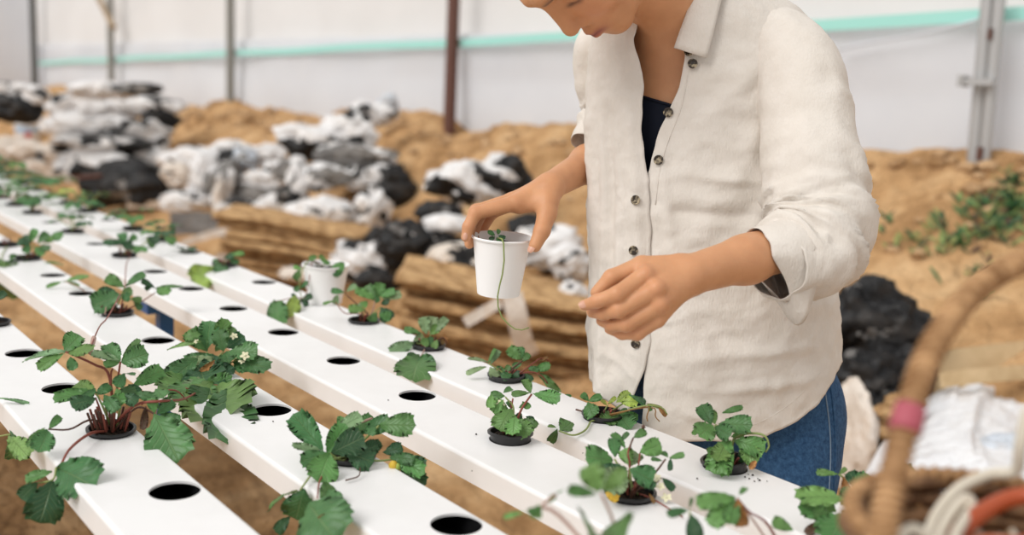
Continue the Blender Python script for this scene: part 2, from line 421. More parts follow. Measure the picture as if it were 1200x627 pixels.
# soil clods along the bank
def clods():
    rnd = random.Random(5); B = MB()
    bm = bmesh.new(); bmesh.ops.create_icosphere(bm, subdivisions=2, radius=1); base = np.array([v.co[:] for v in bm.verts]); fc = [[v.index for v in f.verts] for f in bm.faces]; bm.free()
    for i in range(420):
        u = rnd.uniform(0, 1); x = -12+12.5*u
        y = 4.6-abs(rnd.gauss(0, .22)) if rnd.random() < .8 else rnd.uniform(3.9, 4.5)
        s = rnd.uniform(.015, .05)*(1.4 if rnd.random() < .12 else 1)
        v = base*(1+.28*nfbm(base*1.4+i*7.3, 2, i)[:, None])*np.array([s, s*rnd.uniform(.7, 1.1), s*rnd.uniform(.5, .8)])
        B.add(v+np.array([x, y, float(ground_z(x, y))+s*.15]), fc)
    o = B.build('soil_clods', M['clod']); tag(o, 'dry soil clods scattered over the sandy bank', 'soil', kind='stuff')
clods()
# ================================================================ strawberry plants
def tint_mat(name, rough, spec, sss=0, vein=False, trans=.22):
    m = mat(name, (.1, .2, .05), rough, spec)
    at = nd(m, 'ShaderNodeAttribute'); at.attribute_name = 'tint'
    src = at.outputs['Color']
    if vein:
        uv = nd(m, 'ShaderNodeUVMap'); sp = nd(m, 'ShaderNodeSeparateXYZ'); lk(m, uv.outputs[0], sp.inputs[0])
        def mth(op, a, b=None):
            n = nd(m, 'ShaderNodeMath'); n.operation = op
            for i, q in enumerate((a, b)):
                if q is None: continue
                if isinstance(q, (int, float)): n.inputs[i].default_value = q
                else: lk(m, q, n.inputs[i])
            return n.outputs[0]
        av = mth('ABSOLUTE', sp.outputs[1])
        ph = mth('MULTIPLY', mth('SUBTRACT', sp.outputs[0], mth('MULTIPLY', av, .34)), 7.0)
        fr = mth('ABSOLUTE', mth('SUBTRACT', mth('FRACT', ph), .5))
        lat = mth('MULTIPLY', mth('SUBTRACT', 1.0, mth('MINIMUM', mth('MULTIPLY', fr, 7.0), 1.0)), .55)
        mid = mth('SUBTRACT', 1.0, mth('MINIMUM', mth('MULTIPLY', av, 14.0), 1.0))
        vn = mth('MAXIMUM', lat, mid)
        tc = nd(m, 'ShaderNodeTexCoord'); nz = nd(m, 'ShaderNodeTexNoise'); nz.inputs['Scale'].default_value = 55; nz.inputs['Detail'].default_value = 4
        lk(m, tc.outputs['Object'], nz.inputs['Vector'])
        hs = nd(m, 'ShaderNodeHueSaturation'); hs.inputs['Value'].default_value = 1; lk(m, at.outputs['Color'], hs.inputs['Color'])
        lk(m, mth('ADD', mth('MULTIPLY', nz.outputs['Fac'], .7), .62), hs.inputs['Value'])
        mx = nd(m, 'ShaderNodeMixRGB'); lk(m, mth('MULTIPLY', vn, .38), mx.inputs[0]); lk(m, hs.outputs[0], mx.inputs[1]); mx.inputs[2].default_value = (.30, .42, .20, 1)
        ge = nd(m, 'ShaderNodeNewGeometry'); mb = nd(m, 'ShaderNodeMixRGB'); lk(m, mth('MULTIPLY', ge.outputs['Backfacing'], .34), mb.inputs[0])
        lk(m, mx.outputs[0], mb.inputs[1]); mb.inputs[2].default_value = (.22, .34, .16, 1); src = mb.outputs[0]
        bp = nd(m, 'ShaderNodeBump'); bp.inputs['Distance'].default_value = .0015; bp.inputs['Strength'].default_value = .7; bp.invert = True
        lk(m, vn, bp.inputs['Height']); lk(m, bp.outputs[0], bsdf(m).inputs['Normal'])
    lk(m, src, bsdf(m).inputs['Base Color'])
    if trans:
        tr = nd(m, 'ShaderNodeBsdfTranslucent'); mx2 = nd(m, 'ShaderNodeMixShader'); mx2.inputs[0].default_value = trans
        lk(m, src, tr.inputs[0]); lk(m, bsdf(m).outputs[0], mx2.inputs[1]); lk(m, tr.outputs[0], mx2.inputs[2])
        lk(m, mx2.outputs[0], m.node_tree.nodes['Material Output'].inputs[0])
    return m
M['leaf'] = tint_mat('strawberry_leaf', .42, .45, vein=True)
M['stem'] = tint_mat('strawberry_stem', .5, .3, trans=0)
M['petal'] = mat('cream_petal', (.75, .72, .50), .6, .2)
M['dead'] = m = mat('dry_brown_leaf', (.35, .16, .06), .8, .1)
noise_col(m, (.20, .085, .03), (.48, .25, .10), 60, 4)
TC = {'g': (.060, .165, .055), 'd': (.026, .085, .034), 'l': (.135, .275, .075), 'y': (.30, .40, .075), 'p': (.19, .30, .15), 'b': (.26, .14, .05), 'm': (.09, .215, .06), 'Y': (.62, .42, .05),
      'r': (.235, .065, .045), 'n': (.24, .30, .10), 'w': (.42, .27, .22), 'k': (.10, .045, .03)}
LR = random.Random(11)
def leaflet(B, base, tip, wr, nhint, tint, curl=.16, fold=.22, rnd=LR, st=21):
    base = np.asarray(base, float); tip = np.asarray(tip, float); d = tip-base; L = np.linalg.norm(d)
    if L < 1e-5: return
    ex = d/L; n = np.asarray(nhint, float); n = nrm(n-ex*(n@ex)); ey = np.cross(n, ex)
    W = L*wr*.5; V = []; UV = []
    cr = curl*L*rnd.uniform(.6, 1.4); fo = fold*rnd.uniform(.5, 1.4); tw = rnd.uniform(-.25, .25); ph = rnd.uniform(0, 6); ed = rnd.uniform(-.25, .12)
    cross = (-1, -.55, 0, .55, 1)
    for i in range(st):
        t = i/(st-1)
        w = (t**.72)*max(1-t**3.4, 0)**.55*1.12
        tooth = (.15 if i % 2 == 0 else -.09) if t > .2 else 0
        for v in cross:
            x = t; y = v*w
            if abs(v) == 1: y += math.copysign(tooth*min(1, w*1.6), v); x += (tooth*.5 if t < .95 else 0)
            if i == st-1: x = 1.0 if v == 0 else .985; y = v*.10
            yy = y*W
            z = fo*abs(yy) - cr*(x*x-.15*x) - .35*ed*0 + tw*yy*(x-.3) + ed*W*(abs(v)**3)*.6
            z += .035*L*math.sin(2*math.pi*(x-.34*abs(v))*7)*abs(v)*.35 + .03*L*math.sin(ph+4.5*x+2*v)
            V.append(base+ex*(x*L)+ey*yy+n*z); UV.append((t, v))
    nc = len(cross)
    Fc = [(i*nc+j, (i+1)*nc+j, (i+1)*nc+j+1, i*nc+j+1) for i in range(st-1) for j in range(nc-1)]
    k = rnd.uniform(.8, 1.22); tt = np.array([tint[0]*k*rnd.uniform(1.05, 1.4), tint[1]*k*1.2, tint[2]*k*1.2, 1])
    B.add(V, Fc, 0, UV, tt)
def safeP(u, v, d):
    p = P(u, v, d)
    if p[2] < TOP+.004:
        for x0, yc in ROWS.values():
            if yc-.088 < p[1] < yc+.034 and p[2] > TOP-.06:
                return onZ(u, v, TOP+.004)
    return p
def pot_parts(t, c, tilt=(0, 0), rim=.0288, lift=.0, seed=0):
    c = np.asarray(c, float); ax = nrm((tilt[0], tilt[1], 1)); z = lift
    v, f = lathe([(rim-.005, -.030), (rim-.0025, z-.002), (rim-.0015, z+.001), (rim+.001, z+.0006), (rim+.0012, z+.003), (rim-.0006, z+.0042), (rim-.0024, z+.0034), (rim-.0032, z-.005), (rim-.006, -.028)], 36, c+np.array([0, 0, .0012]), ax)
    obj('net_pot', v, f, M['pot'], t)
    rnd = random.Random(seed); V = []; Fc = []; K = 22; R = 7
    for i in range(R+1):
        for j in range(K):
            r = (rim-.0032)*i/R; a = 2*math.pi*j/K
            V.append((r*math.cos(a), r*math.sin(a), z-.004+.008*(1-(i/R)**2)*rnd.random()+.0025*rnd.random()))
    Fc = [(i*K+j, (i+1)*K+j, (i+1)*K+(j+1) % K, i*K+(j+1) % K) for i in range(R) for j in range(K)]
    q = Vector((0, 0, 1)).rotation_difference(Vector(ax)).to_matrix()
    obj('soil', np.array(V) @ np.array(q).T + c + np.array([0, 0, .0012]), Fc, M['soil'], t)
UPC = np.array([0, 0, 1.0])
def toCam(p): return nrm(CAM-p)
def stem_geo(B, pts, r, col): B.tube(spline(pts, 14), np.linspace(r*1.15, r*.8, 14), 6, 0, True, np.array([*TC[col], 1.0]))
def near_plant(k, n, label, leaves, stems, pot=True, tilt=(0, 0), lift=.002, flowers=(), berries=(), dead=(), seed=1, face=.5, at=None, group='strawberry plants in the white channels', nub=1):
    c = hole(k, n) if at is None else np.asarray(at, float)
    d0 = depth(c); t = thing('strawberry_plant', label, 'plant', c, group)
    if pot: pot_parts(t, c, tilt, lift=lift, seed=seed)
    rnd = random.Random(seed*31+7)
    B = MB()
    for s in leaves.strip().split('\n'):
        s = s.split()
        if not s: continue
        bu, bv, tu, tv, wr = map(float, s[:5]); col = s[5] if len(s) > 5 else 'g'
        dd = float(s[6]) if len(s) > 6 else rnd.uniform(-.012, .012)
        dt = float(s[7]) if len(s) > 7 else dd-rnd.uniform(0, .018)
        fc = float(s[8]) if len(s) > 8 else face
        b_, e_ = safeP(bu, bv, d0+dd), safeP(tu, tv, d0+dt)
        nh = UPC*(1-fc)+toCam(b_)*fc*1.2+np.array([rnd.uniform(-.25, .25), rnd.uniform(-.25, .25), 0])
        leaflet(B, b_, e_, wr, nh, TC[col], rnd=rnd)
    B.build('foliage', M['leaf'], t)
    S = MB()
    for st in stems:
        col, r, pts = st[0], st[1], st[2:]
        w_ = []
        for q in pts:
            if q == 'c': w_.append(c+np.array([rnd.uniform(-.008, .008), rnd.uniform(-.008, .008), .002]))
            else: w_.append(safeP(q[0], q[1], d0+(q[2] if len(q) > 2 else 0)))
        stem_geo(S, w_, r, col)
    if nub:
        for i in range(7 if nub == 1 else 20):
            a = rnd.uniform(0, 6.28); r = rnd.uniform(.002, .012 if nub == 1 else .020)
            p = c+np.array([r*math.cos(a), r*math.sin(a), 0]); S.tube(spline([p, p+np.array([math.cos(a)*.004, math.sin(a)*.004, .009*nub]), p+np.array([math.cos(a)*.008, math.sin(a)*.008, .017*nub])], 6), .0016, 5, 0, True, np.array([*TC['k' if i % 2 else 'r'], 1]))
    if S.v: S.build('stalks', M['stem'], t)
    for (u, v, dd, s) in flowers:
        F = MB(); p = P(u, v, d0+dd)
        nn = nrm(toCam(p)+UPC*.6); ex = nrm(np.cross(nn, (0, 0, 1))); ey = np.cross(nn, ex)
        for j in range(5):
            a = 2*math.pi*j/5+rnd.random()*.4; dirv = ex*math.cos(a)+ey*math.sin(a); sd = np.cross(nn, dirv)
            F.add([p, p+dirv*s*.5+sd*s*.36+nn*s*.1, p+dirv*s+sd*s*.16, p+dirv*s-sd*s*.16, p+dirv*s*.5-sd*s*.36+nn*s*.1], [(0, 1, 2, 3, 4)])
        v_, f_ = lathe([(0.0001, s*.35), (s*.22, s*.25), (s*.3, 0)], 10, p, nn); F.add(v_, f_)
        F.build('flower', M['petal'], t)
    for (u, v, dd, s, col) in berries:
        p = P(u, v, d0+dd); v_, f_ = lathe([(s*.1, s), (s*.6, s*.7), (s, 0), (s*.85, -s*.6), (s*.4, -s*1.1), (.0001, -s*1.3)], 12, p, nrm((.2, -.1, 1)))
        G = MB(); G.add(v_, f_, 0, None, np.array([*TC[col], 1])); G.build('berry', M['stem'], t)
    for (u0, v0, u1, v1, dd, wr) in dead:
        G = MB(); b_, e_ = safeP(u0, v0, d0+dd), safeP(u1, v1, d0+dd-.005)
        leaflet(G, b_, e_, wr, toCam(b_), TC['b'], curl=.5, fold=.9, rnd=rnd); G.build('dead_leaf', M['dead'], t)
    return t

# --- the big plant in the front channel
near_plant('A', 1, 'large strawberry plant with red runners, in the front-left channel', '''
77 412 24 418 .42 p -.02 -.03 .3
76 413 92 391 1.15 m -.02 -.01 .6
76 414 43 430 .55 m -.02 -.04 .6
79 413 107 408 .8 l -.02 -.03 .5
82 418 86 433 .8 g -.02 -.03 .5
141 424 108 410 .6 p 0 -.01 .3
141 424 124 401 .75 g 0 .01 .6
142 424 163 396 .34 m 0 .01 .4
142 425 172 414 .9 g 0 -.01 .8
140 425 122 427 .6 m 0 -.02 .6
155 453 192 431 .62 m .01 .03 .6
146 437 137 452 .8 g 0 -.02 .5
144 438 158 437 .4 g 0 -.01 .5
113 460 61 465 .50 m -.02 -.04 .55
113 459 87 446 .6 l -.01 0 .4
112 467 84 474 .82 d -.03 -.06 .55
112 462 130 451 .85 g -.02 -.01 .6
112 455 96 470 .7 g -.02 -.04 .5
118 474 147 466 .6 m -.03 -.03 .7
122 462 136 480 .6 g -.03 -.05 .7
136 455 144 470 .8 l -.02 -.03 .7
134 462 160 456 .6 g -.01 0 .7
142 463 159 470 .8 d -.02 -.03 .7
158 460 180 466 .6 g 0 -.01 .6
182 456 192 463 .9 g 0 -.02 .6
150 450 163 462 .7 d .01 0 .7
181 485 207 538 .92 g -.02 -.06 .95
184 486 203 468 .75 g -.02 .0 .7
181 484 178 466 .9 m -.02 -.02 .6
187 485 211 492 .5 g -.01 -.02 .8
68 549 106 567 .92 g -.13 -.16 .75
61 552 28 561 .58 m -.13 -.14 .55
44 565 24 585 .95 d -.13 -.14 .8
62 562 47 613 1.02 d -.14 -.16 .9
57 503 71 487 .62 m -.07 -.06 .6
53 501 31 522 .5 m -.08 -.10 .5
56 504 47 527 .9 g -.08 -.11 .9
171 476 168 503 .35 k -.0 -.02 .7
''', [('r', .0017, 'c', (128, 441), (110, 427, -.01), (77, 412, -.02)), ('r', .0016, 'c', (137, 455), (141, 424)), ('r', .0014, 'c', (131, 470), (130, 440), (132, 432)),
      ('n', .0014, 'c', (143, 470), (155, 453, .01)), ('n', .0014, 'c', (122, 480, -.01), (113, 461, -.02)), ('r', .0013, 'c', (118, 482, -.01), (112, 466, -.02)),
      ('r', .0018, 'c', (158, 475, -.01), (190, 470, -.02), (214, 468, .06), (232, 459, .16)), ('k', .0014, 'c', (160, 478), (181, 485, -.02)), ('r', .0012, (166, 474), (178, 463), (204, 457, .03), (220, 470, .12)),
      ('r', .0018, 'c', (106, 508, -.04), (82, 526, -.10), (70, 548, -.13)), ('k', .0013, 'c', (108, 492, -.02), (82, 503, -.05), (57, 503, -.075)), ('n', .0012, (66, 548, -.13), (62, 562, -.14), (45, 566, -.13)),
      ('r', .0012, (141, 345, .5), (126, 372, .35), (117, 382, .25), (109, 400, .06), (104, 414, 0)), ('w', .003, (110, 396, .1), (108, 405, .05), (106, 414, .0))],
    tilt=(.05, .02), seed=3, nub=1.7)
# --- leafy plant in the second channel
near_plant('B', 3, 'bushy strawberry plant with white flowers, in the second channel', '''
243 412 221 386 .9 m .02 .02 .8
242 410 246 375 .8 g .02 .03 .8
236 392 216 394 .9 m .01 .0 .6
250 405 266 374 .6 l .03 .03 .6
252 412 274 384 .8 m .03 .03 .6
262 412 256 386 .9 g -.01 -.01 .9
266 412 300 411 .75 g -.01 -.03 .6
264 413 268 424 1.2 g -.01 -.03 .8
266 408 284 394 .9 d .01 .0 .7
272 424 313 428 .55 g -.01 -.04 .6
274 423 290 434 .8 g -.01 -.03 .7
258 420 214 421 .55 g 0 -.02 .5
250 418 208 438 .75 p -.01 -.04 .55
232 420 196 445 .7 g -.02 -.04 .6
222 432 198 442 .9 d -.02 -.04 .6
234 430 242 455 .9 d -.02 -.04 .8
262 425 266 441 1.2 d -.02 -.03 .8
250 415 250 440 1.1 d 0 -.02 .8
270 418 258 430 1 d 0 -.02 .8
236 400 194 406 .2 l .0 -.0 .4
215 440 209 459 1.0 l -.03 -.04 .9
222 444 226 466 .85 m -.03 -.05 .9
232 442 233 458 .8 p -.03 -.05 .9
236 450 272 452 1.0 m -.05 -.07 .75
250 450 260 484 .9 l -.06 -.08 .9
245 455 246 470 1.2 g -.05 -.07 .9
266 458 272 503 .50 g -.06 -.09 .9
268 459 278 474 .7 p -.06 -.08 .7
''', [('n', .0014, 'c', (243, 412)), ('n', .0014, 'c', (262, 412)), ('n', .0013, 'c', (232, 425, -.02)), ('r', .0014, 'c', (238, 450, -.04), (258, 452, -.06), (268, 460, -.06)), ('n', .0012, 'c', (284, 420, -.02)), ('r', .0012, 'c', (222, 455, -.03), (214, 449, -.03))],
    flowers=[(274, 394, 0, .006), (287, 417, -.03, .0075), (283, 423, -.03, .005), (230, 400, 0, .004)], dead=[(252, 422, 234, 438, -.04, .42)], seed=5)
# --- plant drooping over the second channel's edge, front
near_plant('B', 1, 'strawberry plant with drooping round leaves and a yellow bud, front of the second channel', '''
379 528 343 484 .62 g -.02 -.01 .7
380 531 343 520 .42 p -.02 -.04 .4
383 531 404 499 .7 m -.02 -.03 .6
388 531 352 540 .62 g -.04 -.06 .6
386 531 374 563 1.1 m -.05 -.08 .95
388 531 426 512 .95 d -.04 -.04 .9
392 505 424 486 .6 p -.01 .0 .5
398 507 406 488 .9 m 0 .02 .6
408 513 438 486 .55 m .01 .03 .5
412 518 425 492 .9 g .01 .03 .6
425 508 456 492 .7 g .0 -.01 .6
444 499 484 497 .75 m -.01 -.03 .75
440 500 432 508 1.2 g -.01 -.02 .7
405 530 436 541 1.0 d -.03 -.04 .9
420 535 442 520 .9 d -.0 -.0 .8
430 530 446 518 .8 d .01 .01 .8
448 530 470 524 .75 d .0 -.01 .7
455 535 484 538 .5 g -.01 -.03 .7
462 537 494 551 .55 m -.01 -.04 .7
468 545 495 566 .62 d -.0 -.03 .8
472 540 496 545 .6 d -.0 -.03 .8
356 574 345 612 1.15 g -.09 -.10 .95
349 575 310 590 .36 m -.08 -.08 .4
360 588 384 622 1.0 g -.09 -.10 .9
376 582 394 570 .9 m -.09 -.09 .8
384 575 391 590 .8 g -.09 -.10 .8
340 605 322 625 .7 d -.09 -.09 .7
372 606 392 608 .7 b -.10 -.10 .9
354 617 360 626 .9 d -.10 -.10 .9
''', [('n', .0016, 'c', (400, 540, -.02), (386, 531, -.03)), ('n', .0016, 'c', (405, 525), (398, 507)), ('n', .0016, 'c', (418, 524), (444, 499, -.01)), ('w', .0018, (402, 512), (412, 500), (436, 490, .02)),
      ('n', .0015, 'c', (385, 540, -.04), (370, 550, -.06), (352, 574, -.08)), ('r', .001, (380, 552, -.06), (374, 566, -.08), (372, 584, -.09)), ('n', .0014, 'c', (440, 540, -.01), (462, 538, -.01)), ('k', .0008, (405, 563, -.05), (420, 558, -.05), (422, 548, -.05))],
    berries=[(461, 545, -.02, .006, 'Y'), (466, 547, -.02, .005, 'y')], pot=True, seed=7)
near_plant('B', 5, 'small strawberry plant spreading sideways on the second channel', '''
146 337 124 324 .75 m 0 -.01 .5
147 335 169 319 .55 g 0 .01 .5
144 346 106 358 .85 g -.02 -.03 .6
140 345 113 344 .9 d -.01 -.02 .6
142 346 155 340 1.0 m -.01 -.01 .6
142 350 152 347 1.4 g -.02 -.02 .8
182 338 166 328 .5 d .03 .02 .5
182 338 214 333 .28 m .03 .03 .4
184 338 196 343 .9 m .03 .01 .6
178 335 170 339 .8 d .03 .02 .6
152 350 166 352 .8 l 0 0 .6
156 352 166 362 .7 g 0 0 .6
''', [('n', .0014, 'c', (146, 337)), ('r', .0013, 'c', (158, 358), (182, 343, .03)), ('k', .0015, 'c', (132, 352, -.01), (118, 360, -.03)), ('r', .0012, 'c', (146, 340), (148, 310, .25), (153, 300, .5)), ('w', .0012, 'c', (127, 352), (123, 368, -.05))], seed=9)
near_plant('B', 8, 'dark-leaved strawberry plant low on the second channel at the left edge', '''
36 286 20 282 .9 d -.02 -.03 .6
35 286 28 296 .9 g -.02 -.03 .7
36 284 42 268 .7 m 0 0 .6
38 284 26 276 .8 d 0 0 .6
44 285 56 273 .8 g 0 0 .6
52 284 62 279 .8 m 0 0 .6
58 278 72 276 .9 m .02 .01 .7
40 290 52 297 .8 m -.01 -.02 .7
44 290 58 291 .7 g -.01 -.02 .6
20 298 10 303 .8 g -.03 -.03 .6
52 308 74 306 .5 m .0 -.01 .4
''', [('n', .0016, 'c', (40, 285)), ('n', .0016, 'c', (58, 279, .01)), ('n', .0012, 'c', (22, 298, -.03))], seed=10)
near_plant('B', 6, 'single strawberry leaf rising on a bare stalk from an otherwise empty hole', '''
74 330 53 336 .35 m .03 .02 .4
74 330 102 320 .45 l .03 .03 .4
78 330 92 334 .4 m .03 .02 .4
''', [('w', .0012, 'c', (88, 334, .0), (76, 330, .03))], pot=False, nub=0, seed=11)
near_plant('B', 9, 'pale strawberry sprig at the left frame edge of the second channel', '''
6 312 -12 322 .8 m .0 -.02 .5
6 311 13 322 .9 l .0 -.01 .6
2 310 10 300 .6 g 0 0 .5
-4 330 -2 342 .8 d -.03 -.04 .7
''', [('n', .0014, 'c', (2, 300), (6, 312))], seed=12)
# --- third channel
near_plant('C', 0, 'strawberry plant with yellow leaf and tiny cream flowers in the third channel', '''
719 540 688 535 1.0 m 0 -.02 .85
716 536 692 521 .35 g .01 .0 .4
721 536 720 512 .8 g .01 .02 .7
733 525 718 506 .6 m .02 .03 .5
728 517 736 506 .7 g .03 .03 .5
739 546 731 525 .95 l 0 .01 .9
737 547 748 527 .8 p 0 .02 .8
749 530 774 521 .95 l .01 .0 .75
742 513 757 504 .75 m .03 .03 .6
738 550 766 562 1.1 g -.02 -.03 .85
735 549 705 552 .7 d -.01 -.03 .6
736 552 709 570 .95 p -.03 -.06 .85
752 565 768 570 .8 d -.02 -.03 .7
783 536 775 528 .7 g 0 .01 .6
784 537 801 532 .5 m 0 -.01 .6
786 537 785 551 .5 d 0 -.01 .6
776 540 763 537 .5 g 0 .0 .6
776 560 790 574 .6 d -.01 -.02 .7
709 577 724 585 .8 Y -.03 -.04 .8
760 578 768 590 .4 b -.03 -.03 .8
''', [('n', .0014, 'c', (738, 548)), ('r', .0012, 'c', (748, 548), (750, 531, .01)), ('n', .0013, 'c', (720, 538)), ('k', .0013, 'c', (766, 556), (780, 538)), ('r', .0012, 'c', (738, 545), (736, 530), (742, 514, .03)),
      ('r', .0010, 'c', (765, 585, -.02), (800, 606, -.02)), ('k', .0012, 'c', (765, 568), (775, 560)), ('k', .0010, (738, 526), (740, 518, .02), (742, 513, .03))],
    flowers=[(770, 560, -.01, .005), (774, 570, -.02, .005), (781, 583, -.02, .006), (766, 566, -.01, .0045)], berries=[(754, 500, .03, .0025, 'k')], seed=13)
near_plant('C', 1, 'upright strawberry plant in a tilted black pot, in front of the third channel gap', '''
598 489 577 470 .8 l .0 .0 .7
592 464 574 463 .8 m .01 .01 .6
590 460 600 454 .7 g .01 .02 .5
576 462 575 478 .8 l .0 -.01 .7
590 468 580 486 .5 l .0 -.01 .7
622 460 600 460 .5 m .01 -.0 .5
622 461 615 443 .7 m .01 .02 .5
624 461 655 466 .52 m .01 -.02 .5
600 478 585 502 1.1 l -.01 -.03 .75
604 490 618 509 1.0 l -.01 -.03 .75
604 488 600 507 1.0 l -.02 -.04 .8
614 490 629 500 .75 m .0 -.01 .6
616 488 626 494 .9 d .0 -.0 .6
608 478 616 474 .8 m .01 .01 .6
612 470 620 478 .8 l .01 .0 .6
600 480 595 470 .6 g .01 .01 .6
610 482 606 494 .8 d .01 .0 .7
''', [('r', .0017, 'c', (606, 492), (612, 478), (623, 462, .01)), ('k', .0016, 'c', (600, 488), (598, 470)), ('n', .0014, 'c', (602, 480), (592, 465)), ('r', .0014, 'c', (599, 484), (601, 467)), ('n', .0012, 'c', (616, 492))],
    flowers=[(587, 473, 0, .006)], tilt=(-.06, .05), lift=.006, seed=14)
near_plant('C', 8, 'wide strawberry plant on the third channel, below the dark sheeting', '''
148 285 128 284 .7 g 0 -.01 .5
148 285 120 282 .5 d 0 -.02 .5
146 286 142 272 .9 g 0 .01 .5
150 284 160 276 .8 m 0 0 .5
150 288 142 284 .9 d -.01 -.02 .7
152 288 164 294 .7 m -.01 -.02 .6
158 290 172 292 .5 m -.01 -.02 .6
172 278 180 290 .6 g .02 .01 .6
172 277 186 282 .7 d .02 .01 .6
192 278 206 284 .9 m .1 .1 .6
126 284 130 288 1 g 0 0 .6
154 280 148 292 .8 d -.01 -.03 .7
''', [('n', .0015, 'c', (148, 286)), ('n', .0015, 'c', (170, 285), (172, 278, .02)), ('k', .002, 'c', (140, 288, -.01))], seed=16)
# --- farthest channel
near_plant('D', 0, 'strawberry plant with torn drooping leaves, against the blue jeans', '''
834 497 822 473 .9 g .0 .01 .7
838 497 832 480 .9 l .0 .01 .7
842 497 881 497 .72 g .0 -.02 .85
846 484 870 476 .4 m .01 .0 .6
835 498 820 510 1.2 m -.01 -.03 .7
838 500 856 510 1.0 g -.01 -.03 .7
822 500 812 508 .5 m -.01 -.02 .5
854 514 838 552 .80 m -.02 -.05 .9
856 515 846 556 .5 l -.02 -.05 .9
860 516 896 526 .8 m -.01 -.03 .6
866 520 888 540 .9 l -.01 -.03 .8
872 518 884 528 .8 l 0 -.01 .7
850 520 842 538 .8 l -.02 -.05 .8
856 512 872 508 .7 l 0 0 .5
838 524 830 530 .7 m -.02 -.03 .6
866 528 872 546 .6 d 0 -.01 .8
''', [('n', .002, 'c', (852, 530), (848, 510), (838, 498)), ('n', .0018, 'c', (856, 525), (860, 514)), ('n', .0015, (860, 514), (876, 508, -.01), (895, 510, -.02), (901, 522, -.02), (897, 530, -.02)), ('k', .0014, 'c', (838, 528), (828, 526)), ('n', .0014, 'c', (872, 545), (862, 548))],
    dead=[(886, 540, 880, 548, -.03, .8)], tilt=(-.10, -.08), lift=.006, seed=17)
near_plant('D', 1, 'sparse strawberry plant with curling runner and lime leaves in the farthest channel', '''
690 470 682 461 1 m 0 0 .5
689 470 704 464 .62 m 0 -.01 .6
689 471 694 486 1.1 m -.01 -.03 .9
711 475 705 468 .8 y -.01 -.01 .5
712 474 722 465 .5 y -.02 -.02 .5
722 472 738 459 .8 y -.03 -.03 .6
726 470 748 471 .8 y -.03 -.04 .6
737 462 757 472 .45 g -.04 -.05 .6
742 464 756 471 .5 d -.04 -.05 .6
725 486 708 493 1.0 m -.01 -.03 .7
726 485 747 490 .55 m -.01 -.03 .6
726 487 738 501 .85 g -.01 -.03 .85
724 484 736 480 .7 g 0 0 .6
658 504 672 493 .8 m -.03 -.03 .6
653 503 644 520 .5 g -.03 -.05 .8
652 501 641 498 .4 l -.03 -.03 .6
757 473 777 478 .25 n -.05 -.05 .6
771 477 782 488 .45 b -.05 -.05 .8
760 474 763 482 .8 m -.05 -.05 .6
662 462 670 464 .5 g 0 0 .5
''', [('n', .0014, 'c', (696, 482), (689, 471)), ('n', .0014, 'c', (716, 482), (730, 473, -.03)), ('n', .0013, (692, 494, -.02), (686, 504, -.03), (672, 510, -.03), (655, 505, -.03)), ('n', .0013, 'c', (706, 489), (692, 494, -.02)),
      ('n', .0012, 'c', (728, 484, -.02), (740, 479, -.04), (760, 475, -.05), (776, 478, -.05), (782, 486, -.05)), ('b', .001, 'c', (740, 480, -.04), (760, 476, -.05), (758, 488, -.05), (759, 494, -.05)), ('b', .001, 'c', (740, 480, -.04), (766, 478, -.05), (768, 488, -.05), (773, 494, -.05)), ('n', .0012, 'c', (712, 475, -.01)), ('k', .0012, (675, 480, .03), (682, 482, .02), (690, 485, 0))],
    lift=.003, seed=18)
near_plant('D', 2, 'spreading strawberry plant with drying runner tip, in front of the white shirt', '''
572 424 548 417 .3 p 0 .0 .4
572 426 580 407 .3 m 0 .01 .4
574 428 585 410 .45 p .01 .01 .5
570 430 546 436 .4 p -.01 -.02 .4
574 430 582 442 1.0 p -.01 -.02 .7
594 438 581 430 .7 m 0 0 .6
592 439 597 428 .8 m 0 0 .6
600 438 588 442 1.0 g -.02 -.03 .8
612 422 596 407 .8 m .01 .01 .7
612 420 608 405 .9 g .01 .02 .7
612 424 620 414 .8 m .01 .01 .6
612 426 600 430 .8 g 0 0 .7
608 434 602 445 .9 d -.01 -.01 .8
626 434 645 428 .65 m .01 .0 .6
628 436 646 448 .5 m .01 .0 .6
632 438 656 460 .4 m .01 -.01 .6
618 430 630 434 .8 g .01 0 .6
614 438 622 446 .9 d 0 0 .7
630 424 642 418 .4 b .02 .02 .6
636 422 646 428 .3 b .02 .02 .6
''', [('n', .0014, 'c', (588, 436), (572, 426)), ('k', .0014, 'c', (600, 432), (612, 423)), ('r', .0012, 'c', (620, 436), (634, 440), (642, 450)), ('r', .0010, 'c', (622, 428), (634, 420, .02), (646, 424, .02)), ('n', .0012, 'c', (594, 438))], lift=.004, seed=19)
near_plant('D', 3, 'low strawberry plant with pale upright leaves, below the held cup', '''
500 392 496 371 .8 p .01 .01 .9
504 390 508 370 .8 p .01 .02 .8
510 390 523 372 .6 p .0 .0 .7
504 392 514 382 1.0 l .0 .0 .7
494 390 474 385 .55 m .0 -.01 .6
486 402 459 411 .62 p -.01 -.03 .65
484 400 496 392 .7 p 0 0 .6
498 398 508 400 1.2 g -.02 -.02 .8
502 396 496 404 1.2 m -.02 -.03 .8
512 398 508 408 .9 l -.02 -.03 .8
488 416 480 420 .9 g -.03 -.03 .7
492 417 484 436 .8 m -.03 -.05 .8
494 418 498 430 .7 g -.03 -.04 .8
520 390 524 402 .4 b .0 0 .8
515 395 520 404 .5 b .0 0 .8
''', [('w', .0013, 'c', (498, 408, -.01), (493, 418, -.03)), ('n', .0014, 'c', (504, 392)), ('n', .0014, 'c', (488, 402)), ('k', .0012, 'c', (518, 396), (524, 402)), ('n', .0012, 'c', (494, 391))], lift=.003, seed=20)
